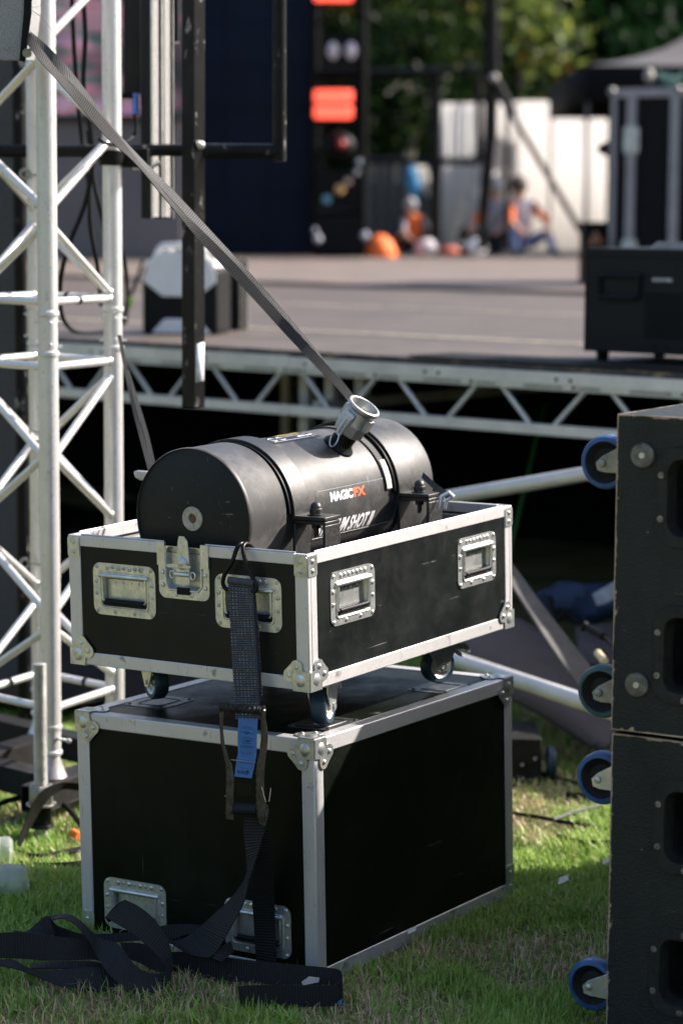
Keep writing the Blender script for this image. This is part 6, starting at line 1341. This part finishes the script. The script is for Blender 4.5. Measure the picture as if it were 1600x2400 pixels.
def sit(loc, label, top, mid, leg, hair, lean=.25, face=-1, turn=0.0, arm=None):
    arm = arm or skin; s_ = face
    J = {'pelvis': (0, 0, .14), 'spine': (.05 * s_, -lean * .35, .36), 'chest': (.09 * s_, -lean * .8, .56), 'neck': (.10 * s_, -lean, .69), 'head': (.11 * s_, -lean - .05, .83), 'headtop': (.11 * s_, -lean - .05, .90),
         'hipl': (-.10, -.03, .14), 'kneel': (-.22, -.34, .34), 'anklel': (-.24, -.44, .06), 'toel': (-.26, -.58, .04), 'hipr': (.10, -.03, .14), 'kneer': (.24, -.30, .30), 'ankler': (.26, -.46, .05), 'toer': (.28, -.60, .04),
         'shl': (-.10 + .09 * s_, -lean * .9, .62), 'ell': (-.20 + .05 * s_, -lean - .12, .40), 'hal': (-.12, -lean - .26, .26), 'shr': (.26 + .09 * s_ - .08, -lean * .9, .62), 'elr': (.30 + .05 * s_, -lean - .10, .40), 'har': (.16, -lean - .28, .26)}
    E = [('pelvis', 'spine'), ('spine', 'chest'), ('chest', 'neck'), ('neck', 'head'), ('head', 'headtop'), ('pelvis', 'hipl'), ('hipl', 'kneel'), ('kneel', 'anklel'), ('anklel', 'toel'), ('pelvis', 'hipr'), ('hipr', 'kneer'), ('kneer', 'ankler'), ('ankler', 'toer'), ('chest', 'shl'), ('shl', 'ell'), ('ell', 'hal'), ('chest', 'shr'), ('shr', 'elr'), ('elr', 'har')]
    Rr = dict(pelvis=(.14, .12), spine=(.15, .11), chest=(.16, .12), neck=(.05, .05), head=(.085, .10), headtop=(.07, .08), hipl=(.09, .09), kneel=(.062, .062), anklel=(.042, .042), toel=(.035, .03), hipr=(.09, .09), kneer=(.062, .062), ankler=(.042, .042), toer=(.035, .03), shl=(.06, .06), ell=(.045, .045), hal=(.032, .025), shr=(.06, .06), elr=(.045, .045), har=(.032, .025))
    Zn = {}
    for a, c in E:
        if 'head' in (a, c) or c == 'headtop': Zn[(a, c)] = skin
        elif c.startswith(('hip', 'knee')): Zn[(a, c)] = leg
        elif c.startswith('ankle'): Zn[(a, c)] = leg
        elif c.startswith('toe'): Zn[(a, c)] = darkc
        elif c.startswith('ha'): Zn[(a, c)] = skin
        elif c.startswith('el'): Zn[(a, c)] = arm
        else: Zn[(a, c)] = top if c in ('chest', 'neck', 'shl', 'shr') else mid
    p = person(label, J, E, Rr, Zn, hair, loc); p.rotation_euler = (0, 0, turn); return p
def onstage(u, Y): q = P(u, 500, Y); return V(q.x, q.y, SZ + .032)
sit(onstage(1216, 29.5), 'person kneeling by the white wall in pale top and blue jeans, brown hair', paleshirt, pinks, jeans, hairb, .20, -1, R_(20), orange)
sit(onstage(1150, 29.9), 'person sitting low in grey top and orange sleeves left of the kneeling one', greyc, greyc, darkc, hairg, .10, 1, R_(-25), orange)
mb = MB(); mb.sphere(onstage(1118, 28.5) + V(0, 0, .12), .12, 16, 1, 1, .9); solo('hard_hat', mb, simple('white hat plastic', (.85, .82, .82), .3), 'round white hard hat on the stage among the crew', 'hard hat')
sit(onstage(968, 29.4) - V(0, 0, .0), 'person sitting in orange vest with grey hair between the frame posts', orange, orange, darkc, hairg, .28, -1, R_(10), greyc).scale = (.72, .72, .72)
sit(onstage(925, 29.9), 'person bent low in dark clothes with brown hair behind the orange bag', darkc, orange, darkc, hairb, .30, 1, R_(30), darkc).scale = (.62, .62, .62)
mb = MB(); c_ = onstage(890, 28.6); mb.lathe(c_, (0, 0, 1), [(.20, 0), (.21, .05), (.15, .18), (.07, .25), (0, .27)], 14); solo('orange_bag', mb, orange, 'bright orange slumped bag on the stage beside the lighting tower', 'bag')
mb = MB(); mb.sphere(onstage(1000, 28.9) + V(0, 0, .10), .13, 12, 1.1, 1, .9); solo('white_bag', mb, simple('off white bag', (.55, .50, .50), .7), 'off white round bag at the frame post foot', 'bag')
mb = MB(); mb.sphere(onstage(1052, 28.9) + V(0, 0, .07), .09, 12, 1.5, 1, .7); solo('red_bag', mb, simple('dull red cloth', (.50, .12, .07), .7), 'low dull red bag right of the frame post', 'bag')
mb = MB(); mb.sphere(onstage(1085, 29.2) + V(0, 0, .09), .11, 12, 1.4, 1, .8); solo('cream_bag', mb, simple('cream cloth', (.50, .42, .36), .7), 'cream coloured bag left of the white hard hat', 'bag')

# ================================================================== TREES BEHIND
def leafcloud(pts, size, name, mat, parent):
    n = len(pts); c = np.array(pts); d = rng.normal(size=(n, 3)); d /= np.linalg.norm(d, axis=1)[:, None]; e_ = rng.normal(size=(n, 3)); e_ -= (e_ * d).sum(1)[:, None] * d; e_ /= np.linalg.norm(e_, axis=1)[:, None]
    g_ = np.cross(d, e_); s_ = size * rng.uniform(.6, 1.4, n)[:, None]
    co = np.stack([c - e_ * s_, c + g_ * s_ * .55, c + e_ * s_, c - g_ * s_ * .55], 1).reshape(-1, 3); f = np.arange(n * 4)
    me = bpy.data.meshes.new(name); me.vertices.add(n * 4); me.vertices.foreach_set('co', co.ravel()); me.loops.add(n * 4); me.loops.foreach_set('vertex_index', f); me.polygons.add(n); me.polygons.foreach_set('loop_start', np.arange(n) * 4); me.update()
    at = me.attributes.new('tone', 'FLOAT', 'POINT'); tone = rng.random(n) * .5 + .5 * vnoise(np.abs(c[:, 0]) * 1.0 + 3, np.abs(c[:, 2]) + 2, 1.4, 21); at.data.foreach_set('value', np.repeat(tone, 4).astype(np.float32))
    me.materials.append(mat); o = bpy.data.objects.new(name, me); COL.objects.link(o); o.parent = parent; return o
bark = simple('dark bark', (.07, .055, .04), .85, 0, .4, 5, .3); barkp = simple('pale bark', (.36, .32, .27), .8, 0, .3, 3, .2)
lg1 = leafmat('deep green leaves', [(.1, (.002, .010, .003)), (.5, (.005, .024, .006)), (.85, (.016, .052, .010))], .25, .08)
lg2 = leafmat('autumn green leaves', [(.1, (.003, .010, .003)), (.5, (.009, .024, .005)), (.80, (.035, .060, .012)), (.95, (.30, .18, .02))], .3, .08)
lg3 = leafmat('yellow green leaves', [(.1, (.04, .08, .015)), (.5, (.12, .17, .035)), (.9, (.28, .30, .07))], .4)
def tree(label, u, Y, h, rx, mat, nl, trunkmat=None, lean=0, low=.2, seed=1, size=.10, droop=False):
    r_ = random.Random(seed); q = P(u, 500, Y); T = thing('tree', label, 'tree', loc=V(q.x, Y, 0))
    mb = MB(); top = V(lean, 0, h * .7); mb.tube(smooth([V(0, 0, -.1), V(lean * .3, 0, h * .25), V(lean * .7, .1, h * .5), top], 4), [h * .035 * (1 - .8 * i / 12) for i in range(13)], 10)
    br = []
    for i in range(16):
        z = h * r_.uniform(low, .7); a = r_.uniform(0, 2 * math.pi); L = rx * r_.uniform(.45, .95) * (1 - .35 * z / h); s0 = V(lean * z / h, 0, z); e0 = s0 + V(math.cos(a) * L, math.sin(a) * L, L * r_.uniform(-.1, .5) * (-.6 if droop else 1)); mb.tube([s0, s0.lerp(e0, .5) + V(0, 0, .15), e0], [h * .010, h * .007, h * .003], 6); br.append((s0, e0))
    build('trunk', mb, trunkmat or bark, T)
    pts = []
    cl = []
    for s0, e0 in br:
        for k in range(5): cl.append(s0.lerp(e0, .35 + .16 * k) + V(r_.gauss(0, .25), r_.gauss(0, .25), r_.gauss(0, .22)))
    for i in range(30): a = r_.uniform(0, 6.28); rr = rx * math.sqrt(r_.random()) * .9; cl.append(V(lean + math.cos(a) * rr, math.sin(a) * rr, h * r_.uniform(low + .1, .95)))
    for i in range(nl):
        c = cl[r_.randrange(len(cl))]; g_ = r_.gauss(0, .33); 
        pts.append((c.x + r_.gauss(0, .34), c.y + r_.gauss(0, .34), max(.15, c.z + r_.gauss(0, .25) - (abs(r_.gauss(0, .4)) if droop else 0))))
    leafcloud(pts, size, 'crown', mat, T); return T
tree('drooping autumn green tree behind the steel frame with yellow patches', 930, 41, 8, 2.9, lg2, 15000, None, .2, .12, 3, .11, True)
tree('pale bare trunk tree leaning right behind the dark tent', 885, 38.5, 5.2, .9, lg2, 1400, barkp, .7, .6, 5, .09)
tree('deep green tree in the middle of the background, above the white wall', 1290, 43, 9, 3.2, lg1, 17000, None, 0, .16, 7, .11)
tree('dark green tree on the right behind the canopy', 1560, 45, 10, 3.3, lg1, 15000, None, 0, .14, 9, .11)
tree('green tree behind the lighting tower', 760, 44, 8, 2.4, lg2, 9000, None, 0, .14, 11, .10)
tree('yellow green bushy tree with sunlit branch right of the black pole', 1200, 40, 6.6, .55, lg3, 700, None, .1, .70, 13, .10)
wd = []
for i in range(26000): x = random.uniform(-14, 18); wd.append((x, 52 + random.gauss(0, 1.2), abs(random.gauss(0, 4.5)) % 11))
for i in range(34000):
    t = random.uniform(.62, 2 * math.pi - .62) + math.pi / 2; r_ = 46 + random.gauss(0, 1.5); wd.append((math.cos(t) * r_, math.sin(t) * r_, abs(random.gauss(0, 5.5)) % 13))
wo = leafcloud(wd, .40, 'woodland', lg1, None); tag(wo, 'dark wood closing the view behind the trees', 'woodland', kind='stuff')
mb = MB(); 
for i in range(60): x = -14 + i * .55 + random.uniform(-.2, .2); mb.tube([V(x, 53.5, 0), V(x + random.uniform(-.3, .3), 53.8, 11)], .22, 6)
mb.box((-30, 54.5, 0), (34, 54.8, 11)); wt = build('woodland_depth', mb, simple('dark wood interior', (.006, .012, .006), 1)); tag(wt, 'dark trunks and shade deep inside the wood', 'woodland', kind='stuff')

# ================================================================== GROUND CLUTTER
def gcable(pts, r, lab, mat=None, name='cable', cat='cable', lift=.02, group=None):
    mb = MB(); q = [PZ(x * K, y * K, 0.0) + V(0, 0, lift + (p[2] if len(p) > 2 else 0)) for p in pts for x, y in [p[:2]]]; mb.tube(smooth(q, 8), r, 8); return solo(name, mb, mat or cabm2, lab, cat, group=group)
gcable([(-40, 1910, .04), (30, 1890, .05), (100, 1888, .06), (150, 1905, .05), (190, 1930, .02)], .0085, 'thick black cable arching across the grass to the tall case')
mb = MB(); mb.tube([P(172, 1951, 6.72), P(186, 1960, 6.70)], .012, 10); solo('cable_marker', mb, simple('orange tape', (.85, .18, .03), .6), 'orange tape on the black cable by the tall case edge', 'tape marker')
gcable([(-30, 1955), (40, 1975), (90, 1985), (150, 1975), (200, 1965)], .010, 'black cable lying on the grass behind the water bottles')
gcable([(-30, 1965), (50, 2000), (110, 2005), (200, 2000)], .009, 'second black cable just below it on the grass')
gcable([(60, 2030), (120, 2018), (200, 2005)], .006, 'thin black cable between bottles and tall case', lift=.015)
gcable([(-30, 2098), (60, 2108), (130, 2120), (195, 2128)], .0035, 'thin black wire on the grass below the water bottles', lift=.02)
gcable([(1160, 1880), (1240, 1893), (1330, 1910), (1440, 1925)], .0065, 'black cable crossing the sunlit grass, uppermost long one')
gcable([(1270, 1905), (1320, 1886), (1380, 1872)], .005, 'short grey cable branching off on the sunlit grass', simple('grey cable', (.10, .09, .095), .5), lift=.03)
gcable([(1280, 1935), (1340, 1950), (1450, 1948)], .006, 'black cable lowest on the sunlit grass')
gcable([(1160, 1778), (1240, 1795), (1330, 1820), (1440, 1850)], .013, 'thick dark cable at the edge of the stage shade')
gcable([(1300, 1840), (1370, 1848), (1450, 1862)], .010, 'dark cable near the blue wheel shadow on the grass')
ST2 = MB(); ST2.ribbon([P(48, 1985, 6.5), P(80, 1925, 6.6), P(112, 1876, 6.64), P(150, 1850, 6.7), P(205, 1858, 6.72)], [P(40, 1980, 6.48), P(68, 1905, 6.56), P(98, 1855, 6.6), P(145, 1834, 6.69), P(205, 1838, 6.71)], .002)
solo('loose_strap', ST2, cabm2, 'loose black strap draped over the truss base foot', 'strap')
# water bottles, shrink wrapped
b = NB('clear plastic'); b.b.inputs['Base Color'].default_value = (.93, .95, .96, 1); b.b.inputs['Transmission Weight'].default_value = .8; b.b.inputs['Roughness'].default_value = .08; b.b.inputs['IOR'].default_value = 1.3
vz = b.noise(26, 5, .7); b.bump(vz, .8, .012); plast = b.m
def bottle(u, v_, Yb, label, s=1.0, yaw=0):
    q = P(u * K, v_ * K, Yb); M = Matrix.Translation(q) @ Matrix.Rotation(yaw, 4, 'Z') @ Matrix.Rotation(R_(-90), 4, 'Y') @ Matrix.Scale(s, 4)
    T = thing('water_bottle', label, 'water bottle', loc=V(q.x, q.y, 0), group='water bottles at the left edge')
    mb = MB(); mb.lathe((0, 0, 0), (0, 0, 1), [(0, .008), (.018, .004), (.026, 0), (.033, .007), (.034, .022), (.0325, .026), (.034, .030), (.034, .044), (.031, .048), (.034, .053), (.034, .075), (.031, .08), (.034, .085), (.034, .115), (.020, .142), (.013, .15), (.013, .165)], 26); mb.shift(M); build('bottle_body', mb, plast, T, True)
    mb = MB(); mb.lathe((0, 0, 0), (0, 0, 1), [(0, .182), (.015, .182), (.016, .165), (.016, .163), (0, .163)], 14); mb.shift(M); build('cap', mb, simple('white cap %d' % len(MT), (.75, .75, .76), .4), T, True)
bottle(62, 2024, 6.10, 'clear water bottle lying at the left edge, the nearer and lower one', 1.28, R_(-6))
bottle(30, 1955, 6.40, 'clear water bottle lying at the left edge, behind the nearer one', 1.22, R_(8))
for (x, y, s_, lab) in ((1280, 2062, .030, 'white paper scrap on the shaded grass between the stacks'), (935, 2178, .022, 'small pale leaf on the grass beside the tall case corner'), (1382, 2015, .022, 'small pale scrap on the grass close to the lower blue wheels')):
    q = PZ(x * K, y * K, 0) + V(0, 0, .035); mb = MB(); mb.prism([(0, 0), (s_, s_ * .3), (s_ * 1.1, s_ * .9), (s_ * .2, s_ * .7)], q, V(1, .2, .1).normalized(), V(-.1, .8, .6).normalized(), .0006)
    solo('paper_scrap', mb, simple('scrap paper %d' % len(MT), (.62, .60, .60), .7), lab, 'paper')
# more subwoofers of the same row stand outside the frame to the right
for j, (dx_, dz_) in enumerate(()): pass
